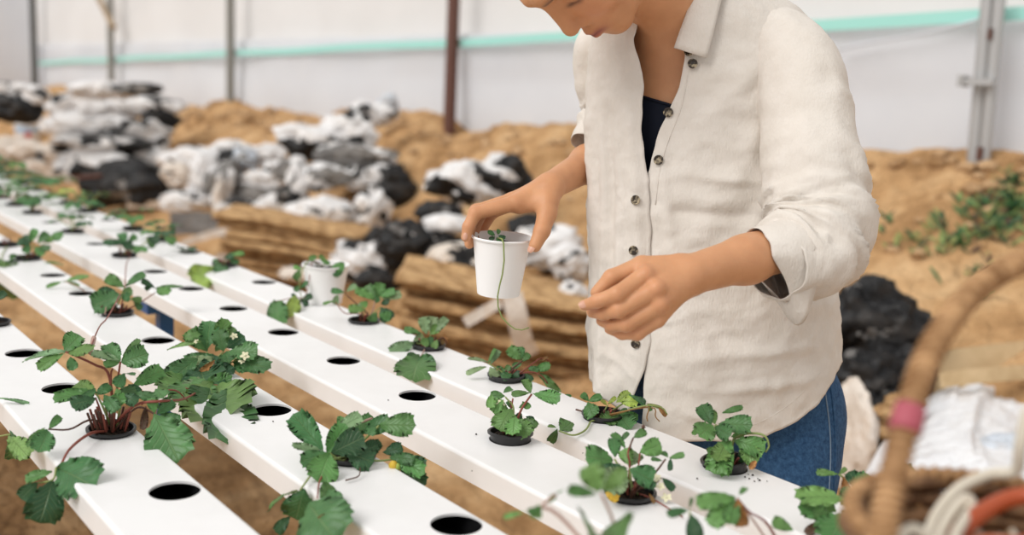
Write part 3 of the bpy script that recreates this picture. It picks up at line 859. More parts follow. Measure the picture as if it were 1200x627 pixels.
near_plant('D', 4, 'strawberry plant with fresh light leaves, beside the standing white cup', '''
438 352 428 334 .9 m .0 .01 .7
440 350 416 339 .55 l .0 -.01 .6
442 350 446 331 .9 m .01 .01 .6
444 348 462 340 .6 m .01 0 .6
446 350 470 344 .5 p .01 -.0 .5
428 363 408 361 .7 l -.01 -.02 .6
428 362 426 352 .9 l -.01 0 .6
424 362 418 356 1.0 p -.01 -.0 .6
446 356 456 352 .9 d .01 0 .7
446 360 456 374 1.0 d -.0 -.02 .8
442 366 434 378 .9 m -.02 -.02 .8
444 368 458 372 1.0 m -.02 -.02 .8
404 343 388 340 .6 g .0 -.01 .5
406 342 418 333 .6 p .0 .01 .5
394 352 378 355 .3 l -.01 -.02 .4
396 345 392 357 .8 p -.01 -.01 .6
438 346 444 354 .9 g 0 0 .7
''', [('w', .0014, 'c', (436, 366), (440, 350)), ('k', .0013, 'c', (432, 370), (420, 358), (404, 344)), ('r', .0012, 'c', (420, 368, -.01), (404, 367, -.01), (393, 354, -.01)), ('n', .0012, 'c', (428, 363)), ('n', .0013, 'c', (446, 360))], lift=.001, seed=21)
near_plant('D', 7, 'strawberry plant half hidden behind its lime leaf, left of the two empty holes', '''
262 306 248 308 .8 g 0 0 .6
262 304 276 297 .7 d 0 0 .6
260 308 262 318 .6 g -.01 -.02 .7
268 304 280 308 .7 g 0 0 .6
270 298 286 296 .5 l 0 0 .5
250 312 231 323 .55 y -.03 -.04 .7
246 314 238 328 .36 y -.03 -.05 .7
''', [('n', .0014, 'c', (262, 305)), ('n', .0014, 'c', (250, 312, -.03))], seed=22)
# ================================================================ heaps of plastic sheeting, fibre mats, litter on the bank
def sheet_mat(name, c1, c2, rough=.42, spec=.4, dirt=(.42, .30, .19), damt=.28, trans=0):
    m = mat(name, c1, rough, spec); s, n, r = noise_col(m, c1, c2, 6, 5, .3, .7)
    n2 = nd(m, 'ShaderNodeTexNoise'); n2.inputs['Scale'].default_value = 9; n2.inputs['Detail'].default_value = 8; n2.inputs['Roughness'].default_value = .7; lk(m, s, n2.inputs['Vector'])
    rr = nd(m, 'ShaderNodeValToRGB'); rr.color_ramp.elements[0].position = .50; rr.color_ramp.elements[1].position = .75; rr.color_ramp.elements[1].color = (damt*2, damt*2, damt*2, 1); lk(m, n2.outputs['Fac'], rr.inputs[0])
    mx = nd(m, 'ShaderNodeMixRGB'); lk(m, rr.outputs[0], mx.inputs[0]); lk(m, r.outputs[0], mx.inputs[1]); mx.inputs[2].default_value = (*dirt, 1); lk(m, mx.outputs[0], bsdf(m).inputs['Base Color'])
    bump(m, s, 14, .05, .5, 6); return m
M['w'] = sheet_mat('white_plastic_film', (.70, .69, .69), (.84, .83, .83))
M['ws'] = sheet_mat('clean_white_film', (.78, .79, .82), (.86, .865, .88), .4, .4, (.35, .24, .15), .12)
M['k'] = sheet_mat('black_plastic_film', (.005, .005, .006), (.016, .016, .017), .5, .3, (.12, .085, .055), .16)
M['g'] = sheet_mat('grey_dusty_film', (.10, .094, .09), (.23, .22, .21), .5, .3, (.25, .19, .13), .25)
M['c'] = sheet_mat('cream_dirty_film', (.60, .52, .44), (.78, .72, .66), .5, .3, (.42, .26, .13), .35)
M['bl'] = sheet_mat('pale_blue_film', (.50, .55, .62), (.66, .70, .75))
M['mat'] = m = mat('brown_fibre_mat', (.33, .19, .09), .95, .1); s_, _, _ = noise_col(m, (.24, .125, .05), (.66, .43, .22), 16, 6, .32, .62, stretch=(.5, 1, 2.0)); bump(m, s_, 45, .03, .9)
M['wood'] = m = mat('pale_weathered_wood', (.58, .47, .36), .8, .2); noise_col(m, (.46, .35, .25), (.70, .60, .50), 14, 5, stretch=(.2, 1, 1))
M['tan'] = m = mat('tan_cardboard', (.52, .38, .22), .85, .1); noise_col(m, (.44, .31, .17), (.60, .45, .27), 8, 4)
WORD = {'w': 'white', 'k': 'black', 'g': 'grey', 'c': 'dirty cream', 'bl': 'pale blue'}
_DS = np.linspace(1.5, 14, 400)
_gx = np.linspace(-16, 4, 401); _gy = np.linspace(-1, 5.5, 261)
_GZ = ground_z(*np.meshgrid(_gx, _gy, indexing='ij'))
def gz_fast(x, y):
    i = np.clip(np.round((np.asarray(x)+16)/.05).astype(int), 0, 400); j = np.clip(np.round((np.asarray(y)+1)/.025).astype(int), 0, 260); return _GZ[i, j]
def ground_hit(u, v):
    Q = CAM+ray(u, v)*_DS[:, None]; m = Q[:, 2] < gz_fast(Q[:, 0], Q[:, 1]); k = int(np.argmax(m)) if m.any() else 240
    return Q[k].copy(), float(_DS[k])
def crumple(u, v, hw, hh, col, d, label, group, seed, ang=0, dep=.75, amp=.34, dark=True, name='plastic_sheet'):
    c = P(u, v, d); a, b_ = hw*d/FPX, hh*d/FPX; rnd = random.Random(seed)
    NU, NV = 72, 40; th = np.linspace(0, 2*np.pi, NU, endpoint=False); ph = np.linspace(0.02, np.pi-.02, NV)
    A, Bp = np.meshgrid(ph, th, indexing='ij'); D = np.stack([np.sin(A)*np.cos(Bp), np.sin(A)*np.sin(Bp), np.cos(A)], -1)
    ca, sa = math.cos(ang), math.sin(ang)
    q = D*np.array([a, max(a, b_)*dep, b_])/max(a, b_)
    qr = np.stack([q[..., 0]*ca+q[..., 2]*sa, q[..., 1], -q[..., 0]*sa+q[..., 2]*ca], -1)
    wp = qr*np.array([.75, 2.2, 3.6])+.55*nfbm(qr*1.8, 2, seed+1)[..., None]
    r1 = 1-2*np.abs(vnoise(wp, seed)); r2 = 1-2*np.abs(vnoise(wp*2.3+5, seed+9)); rg = np.sign(r1)*np.abs(r1)**1.3+.42*r2; lowf = nfbm(qr*1.5, 2, seed+5)
    s = 1+amp*.62*rg+amp*.8*lowf
    X = D*s[..., None]*np.array([a, max(a*.8, b_)*dep, b_])
    W = c+X[..., :1]*RH0+X[..., 1:2]*FH0+X[..., 2:]*np.array([0, 0, 1.0])
    gz = ground_z(W[..., 0], W[..., 1]); W[..., 2] = np.maximum(W[..., 2], gz+.004)
    V = W.reshape(-1, 3); Fc = [(i*NU+j, (i+1)*NU+j, (i+1)*NU+(j+1) % NU, i*NU+(j+1) % NU) for i in range(NV-1) for j in range(NU)]
    Fc += [tuple(range(NU)), tuple((NV-1)*NU+j for j in range(NU-1, -1, -1))]
    alt = {'w': 'k', 'c': 'k', 'bl': 'g', 'k': 'g', 'g': 'w'}[col]; thr = {'w': -.50, 'c': -.7, 'bl': -.6, 'k': -.75, 'g': -.40}[col]
    mk = (nfbm(qr*np.array([.55, 1.6, 2.6])+.4*nfbm(qr*2, 2, seed+31)[..., None], 2, seed+40)+.25*np.minimum(rg, 0)).reshape(-1)
    mi = [1 if (dark and np.mean(mk[list(f)[:4]]) < thr) else 0 for f in Fc]
    o = obj(name, V, Fc, [M[col], M[alt]], None, True, mi, loc=c)
    if len(label.split()) > 16: print('LONGLABEL', len(label.split()), label)
    return tag(o, label, 'plastic sheet', group)
RH0 = np.array([math.sin(YAW), math.cos(YAW), 0.0]); FH0 = np.array([-math.cos(YAW), math.sin(YAW), 0.0])
def heap(base_uv, desc, group, items, seed, dshift=0.0):
    p, d = ground_hit(*base_uv)
    for i, it in enumerate(items):
        u, v, hw, hh, col, ph = it[:6]; dz = it[6] if len(it) > 6 else 0; ang = it[7] if len(it) > 7 else random.Random(seed*91+i).uniform(-.6, .6)
        pg, dg = ground_hit(u, min(v+hh*.8, base_uv[1])) if v+hh*.8 < base_uv[1] else (p, d)
        dd = min(d+dshift+.25*(base_uv[1]-v)/60, dg)+dz
        crumple(u, v, hw, hh, col, dd, f'{WORD[col]} crumpled sheet {ph} {desc}', group, seed*100+i, ang)
heap((20, 150), 'of the small heap at the far left', 'sheets of the far left heap', [
    (14, 126, 30, 15, 'k', 'at the front'), (40, 112, 18, 10, 'w', 'on the right'), (8, 108, 16, 10, 'g', 'at the top'), (24, 106, 14, 7, 'w', 'along the crest')], 3)
heap((140, 236), 'of the tallest heap at left', 'sheets of the tallest left heap', [
    (128, 106, 40, 10, 'w', 'at the very top', .25), (108, 124, 44, 16, 'w', 'on the upper left', .1), (160, 104, 26, 6, 'k', 'as a flat strip on top', .15), (172, 124, 38, 11, 'w', 'on the upper right', .1),
    (188, 140, 20, 13, 'k', 'on the right shoulder', .05), (108, 148, 44, 12, 'w', 'across the middle', .05), (166, 160, 34, 20, 'w', 'hanging down the right side', .02), (86, 140, 22, 14, 'w', 'at the left shoulder', .05),
    (122, 168, 52, 9, 'w', 'folded like a shelf across the middle', -.15, .1), (132, 181, 44, 7, 'k', 'under the shelf fold', -.1), (108, 195, 40, 17, 'w', 'at the lower front', -.2), (172, 186, 26, 14, 'w', 'at the lower right', -.1),
    (76, 180, 20, 14, 'c', 'at the lower left', -.1), (84, 205, 24, 10, 'c', 'at the foot on the left', -.2)], 5)
heap((150, 246), 'below the tallest heap', 'sheets at the foot of the tallest heap', [
    (150, 218, 50, 24, 'k', 'lying dark and wide', -.3), (170, 205, 32, 14, 'g', 'lying dusty', -.25)], 7)
heap((45, 215), 'in litter below the white bucket', 'pale litter sheets', [
    (30, 178, 34, 12, 'c', 'lying flat at the back', 0), (48, 196, 26, 9, 'c', 'lying in front', 0), (66, 178, 20, 9, 'w', 'at the right', 0), (60, 186, 16, 6, 'k', 'peeping out', -.1), (10, 168, 20, 8, 'c', 'at the frame edge', 0)], 9)
heap((265, 265), 'of the tangled heap left of centre', 'sheets of the tangled heap', [
    (230, 188, 32, 13, 'w', 'on the upper left', .1, -.5), (272, 176, 26, 10, 'w', 'at the top', .1), (312, 182, 20, 13, 'w', 'on the upper right', .1), (288, 186, 14, 13, 'bl', 'as a round pale bundle', -.02), (270, 192, 14, 15, 'k', 'in the dark hollow', .02),
    (262, 222, 20, 28, 'g', 'twisted upright in the middle', -.08, 1.2), (240, 214, 15, 26, 'w', 'hanging on the left', -.05, 1.2), (302, 212, 30, 11, 'w', 'rolled across the right', -.08, -.2), (220, 236, 28, 13, 'w', 'at the lower left', -.1), (306, 230, 30, 13, 'g', 'under the rolled one', -.06),
    (278, 244, 22, 9, 'w', 'at the lower front', -.1), (210, 204, 18, 14, 'c', 'by the left edge', 0), (258, 234, 8, 20, 'c', 'as a pale twist', -.14, 1.3), (325, 205, 16, 18, 'w', 'on the right edge', -.02), (318, 242, 18, 12, 'w', 'at the lower right', -.1)], 11)
heap((400, 285), 'of the big heap in the centre', 'sheets of the big centre heap', [
    (366, 166, 38, 17, 'w', 'on the upper left', .15, -.4), (404, 148, 28, 13, 'w', 'below the peak', .15, -.4), (436, 134, 24, 13, 'w', 'on the peak', .2, -.6), (456, 124, 12, 14, 'bl', 'at the peak\'s tip', .2), (427, 128, 7, 5, 'k', 'as a scrap by the peak', .1), (420, 160, 18, 14, 'w', 'bulging under the peak', .02),
    (424, 184, 42, 13, 'g', 'stretched across the middle', -.02, -.45), (384, 206, 38, 14, 'g', 'sagging below the middle', -.06, -.3), (372, 210, 20, 11, 'w', 'showing in the left middle', -.1), (416, 210, 13, 11, 'w', 'as a knob in the middle', -.12), (440, 208, 20, 13, 'w', 'beside the round knob', -.08), (452, 187, 13, 9, 'w', 'on the right shoulder', -.02),
    (462, 222, 20, 28, 'k', 'down the right side', .05), (344, 200, 18, 14, 'g', 'on the left edge', -.02), (350, 218, 12, 20, 'w', 'hanging on the left edge', -.05, 1.2), (376, 250, 42, 17, 'w', 'broad at the lower front', -.14), (438, 246, 18, 24, 'w', 'at the lower right', -.1, 1.0), (340, 232, 14, 12, 'k', 'in the hollow at left', -.02)], 13)
heap((575, 425), 'of the heap behind the held cup', 'sheets of the nearer heap', [
    (556, 214, 42, 24, 'w', 'large and smooth on top', .1, -.6), (584, 196, 14, 14, 'w', 'as the top corner', .12), (596, 212, 24, 26, 'k', 'down the right of the top', .12, -.9), (518, 250, 26, 13, 'k', 'on the left shoulder', .0), (530, 263, 28, 9, 'w', 'on the left under the shoulder', -.1, -.2), (500, 276, 22, 10, 'w', 'at the left end', -.05),
    (478, 288, 26, 28, 'k', 'at the left corner', .0), (520, 290, 26, 15, 'k', 'in the hollow behind the cup', .0), (545, 318, 42, 25, 'c', 'puffed under the cup', -.3), (640, 290, 36, 24, 'w', 'draped right of the cup', -.1, .4), (668, 308, 22, 20, 'w', 'draped against the shirt', -.1, .5), (626, 268, 26, 12, 'k', 'right of the hand', .0), (672, 346, 14, 14, 'w', 'small at the shirt edge', -.3),
    (560, 372, 46, 30, 'k', 'large and dark at the bottom', -.28), (600, 386, 26, 26, 'k', 'dark at the lower right', -.25), (520, 346, 20, 14, 'k', 'under the dirty puffed one', -.2)], 17)
heap((425, 345), 'right of the standing cup', 'sheets right of the standing cup', [
    (432, 305, 42, 24, 'w', 'broad and white', -.05, -.4), (448, 328, 26, 16, 'k', 'dark at the foot', -.1), (452, 282, 24, 13, 'k', 'dark behind', .0), (360, 322, 26, 8, 'c', 'flat at the left', 0)], 19)
# strips and sticks lying on the heaps
def strip(pts, wd, thk, m, name, label, cat, d):
    q = spline([P(u, v, d+dd) for u, v, dd in pts], 14); T = np.gradient(q, axis=0); V = []
    for p, t in zip(q, T):
        t = nrm(t); s = nrm(np.cross(t, toCamv(p))); n = np.cross(s, t)
        for a, b_ in ((-1, -1), (1, -1), (1, 1), (-1, 1)): V.append(p+s*a*wd/2+n*b_*thk/2)
    Fc = [(i*4+j, i*4+(j+1) % 4, (i+1)*4+(j+1) % 4, (i+1)*4+j) for i in range(len(q)-1) for j in range(4)]+[(3, 2, 1, 0), tuple(4*(len(q)-1)+j for j in range(4))]
    o = obj(name, V, Fc, m, None, False, loc=q[0]); return tag(o, label, cat)
def toCamv(p): return nrm(CAM-p)
_, dS = ground_hit(300, 300)
strip([(258, 306, -.25), (282, 276, -.2), (306, 258, -.15), (334, 244, -.1)], .085, .02, M['c'], 'plastic_strip', 'broad pale strip slanting down over the left mat stack', 'plastic strip', dS)
strip([(212, 286, -.1), (250, 274, -.1), (300, 262, -.15)], .05, .015, M['c'], 'plastic_strip', 'narrow pale strip joining the broad one from the left', 'plastic strip', dS)
strip([(200, 262, .15), (240, 262, .1), (290, 268, .0)], .16, .02, M['g'], 'plastic_strip', 'dusty grey flattened sheet below the tangled heap', 'plastic strip', dS)
_, dS2 = ground_hit(178, 250)
strip([(150, 240, 0), (178, 240, 0), (206, 238, 0)], .06, .04, M['wood'], 'wooden_stick', 'pale wooden stick on the sand before the black sheet', 'stick', dS2)
strip([(86, 208, 0), (112, 206, 0), (134, 204, 0)], .03, .03, M['rust'], 'wooden_stick', 'thin red-brown stick at the foot of the tallest heap', 'stick', dS2)
_, dS3 = ground_hit(600, 430)
strip([(600, 344, -.55), (606, 370, -.55), (612, 398, -.5), (620, 416, -.45)], .085, .015, M['c'], 'plastic_strip', 'pale strip hanging below the held cup', 'plastic strip', dS3)
strip([(545, 378, -.55), (566, 366, -.55), (586, 354, -.55)], .045, .015, M['c'], 'plastic_strip', 'short pale strip left below the held cup', 'plastic strip', dS3)
strip([(640, 436, -.2), (665, 438, -.2), (700, 446, -.2)], .06, .02, M['w'], 'plastic_strip', 'white strip on the sand at the foot of the right mat stack', 'plastic strip', dS3)
# stacks of fibre mats
ORD = ['topmost', 'second', 'third', 'fourth', 'fifth', 'sixth', 'seventh', 'eighth', 'ninth']
def mat_stack(u0, u1, v_top, v_bot, slope, n, dbase, desc, group, seed, depthw=.55):
    rnd = random.Random(seed); d = dbase; um = (u0+u1)/2
    for i in range(n):
        v = v_top+(v_bot-v_top)*(i+.5)/n; c = P(um+rnd.uniform(-6, 6), v, d); L = (u1-u0)*d/FPX*rnd.uniform(.92, 1.06); th = (v_bot-v_top)/n*d/FPX*.96
        NX, NY = 46, 12; V = []
        sh = [rnd.uniform(-.05, .05), rnd.uniform(-.07, .07)]
        for k, zz in enumerate((-.5, .5)):
            for ix in range(NX):
                for iy in range(NY):
                    x = (ix/(NX-1)-.5)*L; y = (-.5, -.482, -.45, -.36, -.25, -.12, 0, .15, .3, .45, .482, .5)[iy]*depthw
                    w_ = .014*float(vnoise(np.array([x*5+seed, y*4, 0.3]), seed)); e = .02*float(vnoise(np.array([x*14, i*5.3+k, y*3]), seed+2))*(1 if iy in (0, NY-1) else 0)
                    z = zz*th*(.22 if iy in (0, NY-1) else (.58 if iy in (1, NY-2) else (.85 if iy in (2, NY-3) else 1)))*(1+.30*float(vnoise(np.array([x*11, i*7.7, y*2]), seed+5))*(1 if iy < 3 else 0)-.0)+w_
                    V.append(c+RH0*(x+sh[0])+FH0*(y+sh[1]+e)+np.array([0, 0, z-slope*x]))
        m_ = NX*NY; I = lambda k, a, b_: k*m_+a*NY+b_
        Fc = []
        for a in range(NX-1):
            for b_ in range(NY-1): Fc += [(I(0, a, b_), I(0, a, b_+1), I(0, a+1, b_+1), I(0, a+1, b_)), (I(1, a, b_), I(1, a+1, b_), I(1, a+1, b_+1), I(1, a, b_+1))]
            Fc += [(I(0, a, 0), I(0, a+1, 0), I(1, a+1, 0), I(1, a, 0)), (I(0, a+1, NY-1), I(0, a, NY-1), I(1, a, NY-1), I(1, a+1, NY-1))]
        for b_ in range(NY-1): Fc += [(I(0, 0, b_+1), I(0, 0, b_), I(1, 0, b_), I(1, 0, b_+1)), (I(0, NX-1, b_), I(0, NX-1, b_+1), I(1, NX-1, b_+1), I(1, NX-1, b_))]
        o = obj('fibre_mat', V, Fc, M['mat'], None, True, loc=c)
        pos = 'topmost' if i == 0 else ('lowest' if i == n-1 else ORD[i]+' from the top')
        tag(o, f'brown fibre mat, {pos} of the stack {desc}', 'mat', group)
mat_stack(268, 440, 256, 326, .10, 7, ground_hit(340, 322)[1]+.0, 'left of the standing white cup', 'mats of the left stack', 3)
mat_stack(470, 706, 326, 430, .13, 8, ground_hit(600, 436)[1]+.02, 'behind the woman\'s hands', 'mats of the right stack', 4)
# ---- right side, behind the woman
_, dR = ground_hit(1030, 520)
G = 'sheets behind the woman\'s hip'
for i, q in enumerate(((1018, 378, 46, 46, 'k', 'large upright fold of black plastic sheet right behind the shirt', .1, -.7), (1048, 388, 42, 34, 'k', 'dusty dark sheet fold sloping to the right behind the basket handle', .05, -.6), (1012, 446, 38, 34, 'k', 'black sheet with dusty streaks in the middle behind the jeans', -.05, .2), (1014, 486, 36, 44, 'k', 'black sheet hanging low behind the jeans', -.05, .9), (1052, 440, 34, 34, 'k', 'black sheet folded behind the pink-taped handle', .02, .3), (1000, 520, 14, 60, 'c', 'narrow cream sheet hanging beside the jeans', -.25, 1.4))):
    crumple(q[0], q[1], q[2], q[3], q[4], dR+q[6], q[5], G, 700+i, q[7], amp=.30)
def draped(pts, d0, m, label, seed):            # a broad sheet thrown over something: rows of (u, v, depth offset)
    R0 = [spline([P(u, v, d0+dd) for u, v, dd in r], 44) for r in pts]; A = np.array(R0); k = len(R0)
    cols = [spline(A[:, j], 34) for j in range(44)]; G_ = np.stack(cols, 1)
    q = np.stack(np.meshgrid(np.linspace(0, 1, 34), np.linspace(0, 1, 44), indexing='ij')+[np.zeros((34, 44))], -1)
    dd = .05*ridged(q*np.array([2.0, 3.2, 1])+.4*nfbm(q*3, 2, seed)[..., None], 3, seed)
    Vv_ = G_-F_*(dd[..., None]*.5)+np.array([0, 0, 1])*(dd[..., None]*.5)
    Fc = [(i*44+j, (i+1)*44+j, (i+1)*44+j+1, i*44+j+1) for i in range(33) for j in range(43)]
    o = obj('plastic_sheet', Vv_.reshape(-1, 3), Fc, m, None, True, loc=Vv_[17, 22]); md = o.modifiers.new('t', 'SOLIDIFY'); md.thickness = .006
    return tag(o, label, 'plastic sheet')
draped([[(1108, 446, .45), (1150, 442, .5), (1200, 446, .5), (1260, 450, .5)], [(1072, 478, .2), (1130, 468, .15), (1200, 470, .2), (1270, 480, .2)], [(1034, 520, -.1), (1110, 520, -.3), (1170, 505, -.2), (1260, 530, -.2)], [(1004, 572, -.55), (1090, 590, -.75), (1160, 590, -.7), (1280, 600, -.7)]],
       dR-.25, M['ws'], 'broad white plastic sheet spread behind the wicker basket', 31)
crumple(1180, 535, 46, 24, 'bl', dR-.55, 'bluish white crumpled sheet close behind the basket rim', 'sheets behind the basket', 741, .5, amp=.25)
for i, (u, v) in enumerate(((1046, 482), (1040, 503), (1060, 470))):
    crumple(u, v, 18, 9, 'c', dR-.42+.05*i, ['ochre clump of dry fibre in the black sheet, middle one', 'ochre clump of dry fibre in the black sheet, lowest one', 'ochre clump of dry fibre in the black sheet, uppermost one'][i], 'ochre fibre clumps', 760+i, 0, dark=False, name='fibre_clump').data.materials[0] = M['mat']
_, dT = ground_hit(1150, 440)
strip([(1085, 438, -.1), (1140, 430, -.05), (1230, 420, 0)], .14, .02, M['tan'], 'cardboard_sheet', 'tan cardboard sheet lying behind the white sheet at right', 'cardboard', dT)
strip([(1100, 446, -.25), (1150, 440, -.25), (1230, 434, -.2)], .05, .02, M['tan'], 'cardboard_sheet', 'narrow tan cardboard strip under the bigger cardboard sheet', 'cardboard', dT)
# ---- white bucket with blue band and red mark
def bucket():
    p, d = ground_hit(33, 166); b_ = np.array([p[0], p[1], float(ground_z(p[0], p[1]))]); r = 15*d/FPX; h = 26*d/FPX
    t = thing('bucket', 'small white bucket with blue band and red mark, left of the tallest heap', 'bucket', b_)
    v, f = lathe([(.0001, 0), (r*.82, 0), (r*.98, h*.94), (r*1.06, h*.94), (r*1.06, h), (r*.95, h), (r*.80, .02), (.0001, .02)], 28, b_); obj('pail', v, f, M['w'], t)
    v, f = lathe([(r*.895, h*.42), (r*.915, h*.42), (r*.955, h*.66), (r*.93, h*.66)], 28, b_); obj('band', v, f, mat('pale_blue_print', (.35, .52, .74), .5), t)
    B = MB(); q = b_+np.array([0, 0, h*.30]); cdir = nrm((CAM-q)*np.array([1, 1, 0])); B.box(q+cdir*r*.88, (r*.42, .014, h*.20), np.stack([np.array([cdir[1], -cdir[0], 0]), cdir, np.array([0, 0, 1.0])], 1)); B.build('red_mark', mat('red_print', (.55, .04, .05), .5), t, False)
bucket()
# ---- weeds on the right bank
def weeds():
    rnd = random.Random(8); B = MB()
    for (uc, vc, su, sv, n) in ((1168, 256, 18, 12, 130), (1110, 282, 34, 10, 34), (1190, 220, 12, 10, 16), (1085, 300, 30, 12, 14), (1150, 330, 30, 20, 10)):
        for _ in range(n):
            p, d = ground_hit(rnd.gauss(uc, su), rnd.gauss(vc, sv)); p[2] = float(ground_z(p[0], p[1]))
            for k in range(3):
                a = rnd.uniform(0, 6.28); L = rnd.uniform(.03, .09); t = p+np.array([math.cos(a)*L*.7, math.sin(a)*L*.7, L*rnd.uniform(.3, .9)])
                leaflet(B, p, t, rnd.uniform(.12, .35), UPC+toCam(p), TC[rnd.choice('gdndkn')], rnd=rnd, st=5)
    o = B.build('weeds', M['leaf']); tag(o, 'green weeds growing on the sandy bank at right', 'weeds', kind='stuff')
weeds()
# ================================================================ the woman
RH = np.array([math.sin(YAW), math.cos(YAW), 0.0]); FH = np.array([-math.cos(YAW), math.sin(YAW), 0.0]); ZU = np.array([0, 0, 1.0])
M['skin'] = m = mat('warm_skin', (.6, .31, .17), .48, .35, sss=.12)
at_ = nd(m, 'ShaderNodeAttribute'); at_.attribute_name = 'tint'
tc_ = nd(m, 'ShaderNodeTexCoord'); nz_ = nd(m, 'ShaderNodeTexNoise'); nz_.inputs['Scale'].default_value = 38; nz_.inputs['Detail'].default_value = 6
lk(m, tc_.outputs['Object'], nz_.inputs['Vector'])
rp_ = nd(m, 'ShaderNodeValToRGB'); rp_.color_ramp.elements[0].color = (.93, .90, .88, 1); rp_.color_ramp.elements[1].color = (1.05, 1.05, 1.05, 1); rp_.color_ramp.elements[0].position = .3; rp_.color_ramp.elements[1].position = .7
lk(m, nz_.outputs['Fac'], rp_.inputs[0]); mxx = nd(m, 'ShaderNodeMixRGB'); mxx.blend_type = 'MULTIPLY'; mxx.inputs[0].default_value = 1
lk(m, at_.outputs['Color'], mxx.inputs[1]); lk(m, rp_.outputs[0], mxx.inputs[2]); lk(m, mxx.outputs[0], bsdf(m).inputs['Base Color'])
bump(m, tc_.outputs['Object'], 420, .0006, .5)
M['nail'] = mat('fingernail', (.62, .34, .24), .3, .45)
M['linen'] = m = mat('cream_linen', (.82, .75, .66), .85, .15)
s_, _, _ = noise_col(m, (.655, .605, .545), (.72, .672, .618), 26, 7, .3, .7)
wv = nd(m, 'ShaderNodeTexNoise'); wv.inputs['Scale'].default_value = 420; wv.inputs['Detail'].default_value = 2
mp_ = nd(m, 'ShaderNodeMapping'); mp_.inputs['Scale'].default_value = (1, 1, .22); lk(m, s_, mp_.inputs[0]); lk(m, mp_.outputs[0], wv.inputs['Vector'])
cr_ = nd(m, 'ShaderNodeTexNoise'); cr_.inputs['Scale'].default_value = 45; cr_.inputs['Detail'].default_value = 5; lk(m, s_, cr_.inputs['Vector'])
bc_ = nd(m, 'ShaderNodeBump'); bc_.inputs['Distance'].default_value = .006; bc_.inputs['Strength'].default_value = .35; lk(m, cr_.outputs['Fac'], bc_.inputs['Height'])
bp_ = nd(m, 'ShaderNodeBump'); lk(m, bc_.outputs[0], bp_.inputs['Normal']); bp_.inputs['Distance'].default_value = .0012; bp_.inputs['Strength'].default_value = .55; lk(m, wv.outputs['Fac'], bp_.inputs['Height']); lk(m, bp_.outputs[0], bsdf(m).inputs['Normal'])
M['denim'] = m = mat('blue_denim', (.03, .09, .2), .8, .2)
s_, _, _ = noise_col(m, (.010, .040, .105), (.055, .14, .28), 150, 6, .3, .72, rough=.75); bump(m, s_, 600, .0008)
M['tank'] = mat('dark_navy_knit', (.008, .011, .022), .8, .2)
M['stitch'] = mat('pale_stitching', (.22, .30, .40), .8, .1)
M['hair'] = m = mat('brown_hair', (.09, .045, .02), .45, .4); s_, _, _ = noise_col(m, (.05, .022, .01), (.17, .09, .04), 90, 4, stretch=(1, 1, .1))
M['strand'] = mat('fair_hair_strand', (.52, .36, .17), .45, .4)
M['button'] = m = mat('mottled_horn_button', (.2, .15, .09), .25, .5); noise_col(m, (.025, .016, .01), (.40, .33, .22), 130, 2, .46, .62)
M['shoe'] = mat('grey_canvas_shoe', (.25, .24, .22), .8, .2)
SKIN = np.array([.585, .295, .150, 1])

# ---- head frame
PH_, TILT = math.radians(54), math.radians(74)
fw_ = -FH*math.cos(PH_)-RH*math.sin(PH_)
HN = math.cos(TILT)*fw_-math.sin(TILT)*ZU; HU = math.sin(TILT)*fw_+math.cos(TILT)*ZU; HS = np.cross(HU, HN)
HD = 1.33
HC = P(669, 42, HD)-.118*HN+.035*HU
def H(n, u, s=0.0): return HC+n*HN+u*HU+s*HS
HAX = np.array([HN, HU, HS])
body = Sdf()
body.ell(H(-.012, .045), HAX, (.098, .088, .074), .02)
body.ell(H(.034, -.025), HAX, (.062, .082, .058), .03)
for s in (-1, 1):
    body.cone(H(-.002, -.045, s*.056), H(.068, -.098, s*.014), .016, .0145, .022)
    body.ball(H(.064, -.024, s*.038), .024, .025)
    body.cone(H(.093, .034, s*.012), H(.074, .034, s*.046), .012, .011, .015)
body.ball(H(.074, -.102), .015, .016)
body.ell(H(.080, -.066), HAX, (.019, .026, .030), .018)
body.cone(H(.090, .022), H(.1085, -.028), .008, .0095, .012)
body.ball(H(.1085, -.033), .0098, .008)
for s in (-1, 1):
    body.ball(H(.0965, -.0395, s*.0125), .0078, .006)
    body.cut(H(.094, .009, s*.034), H(.104, .009, s*.033), .010, .012, .014)
    body.ell(H(.0755, .007, s*.032), HAX, (.0135, .0115, .0155), .004)
    body.cut(H(.101, -.046, s*.006), H(.097, -.042, s*.007), .0034, .003, .003)
    body.ell(H(-.008, -.004, s*.074), np.array([nrm(HN+.35*HS*s), HU, nrm(HS*s-.35*HN)]), (.019, .031, .008), .006)
    body.cone(H(.1005, -.0625, s*.004), H(.088, -.067, s*.024), .0062, .0035, .004)
    body.cone(H(.0985, -.0735, 0), H(.088, -.069, s*.022), .0070, .0035, .004)
NB = P(803, 34, 1.475)
body.cone(H(-.028, -.045), NB, .052, .055, .03)
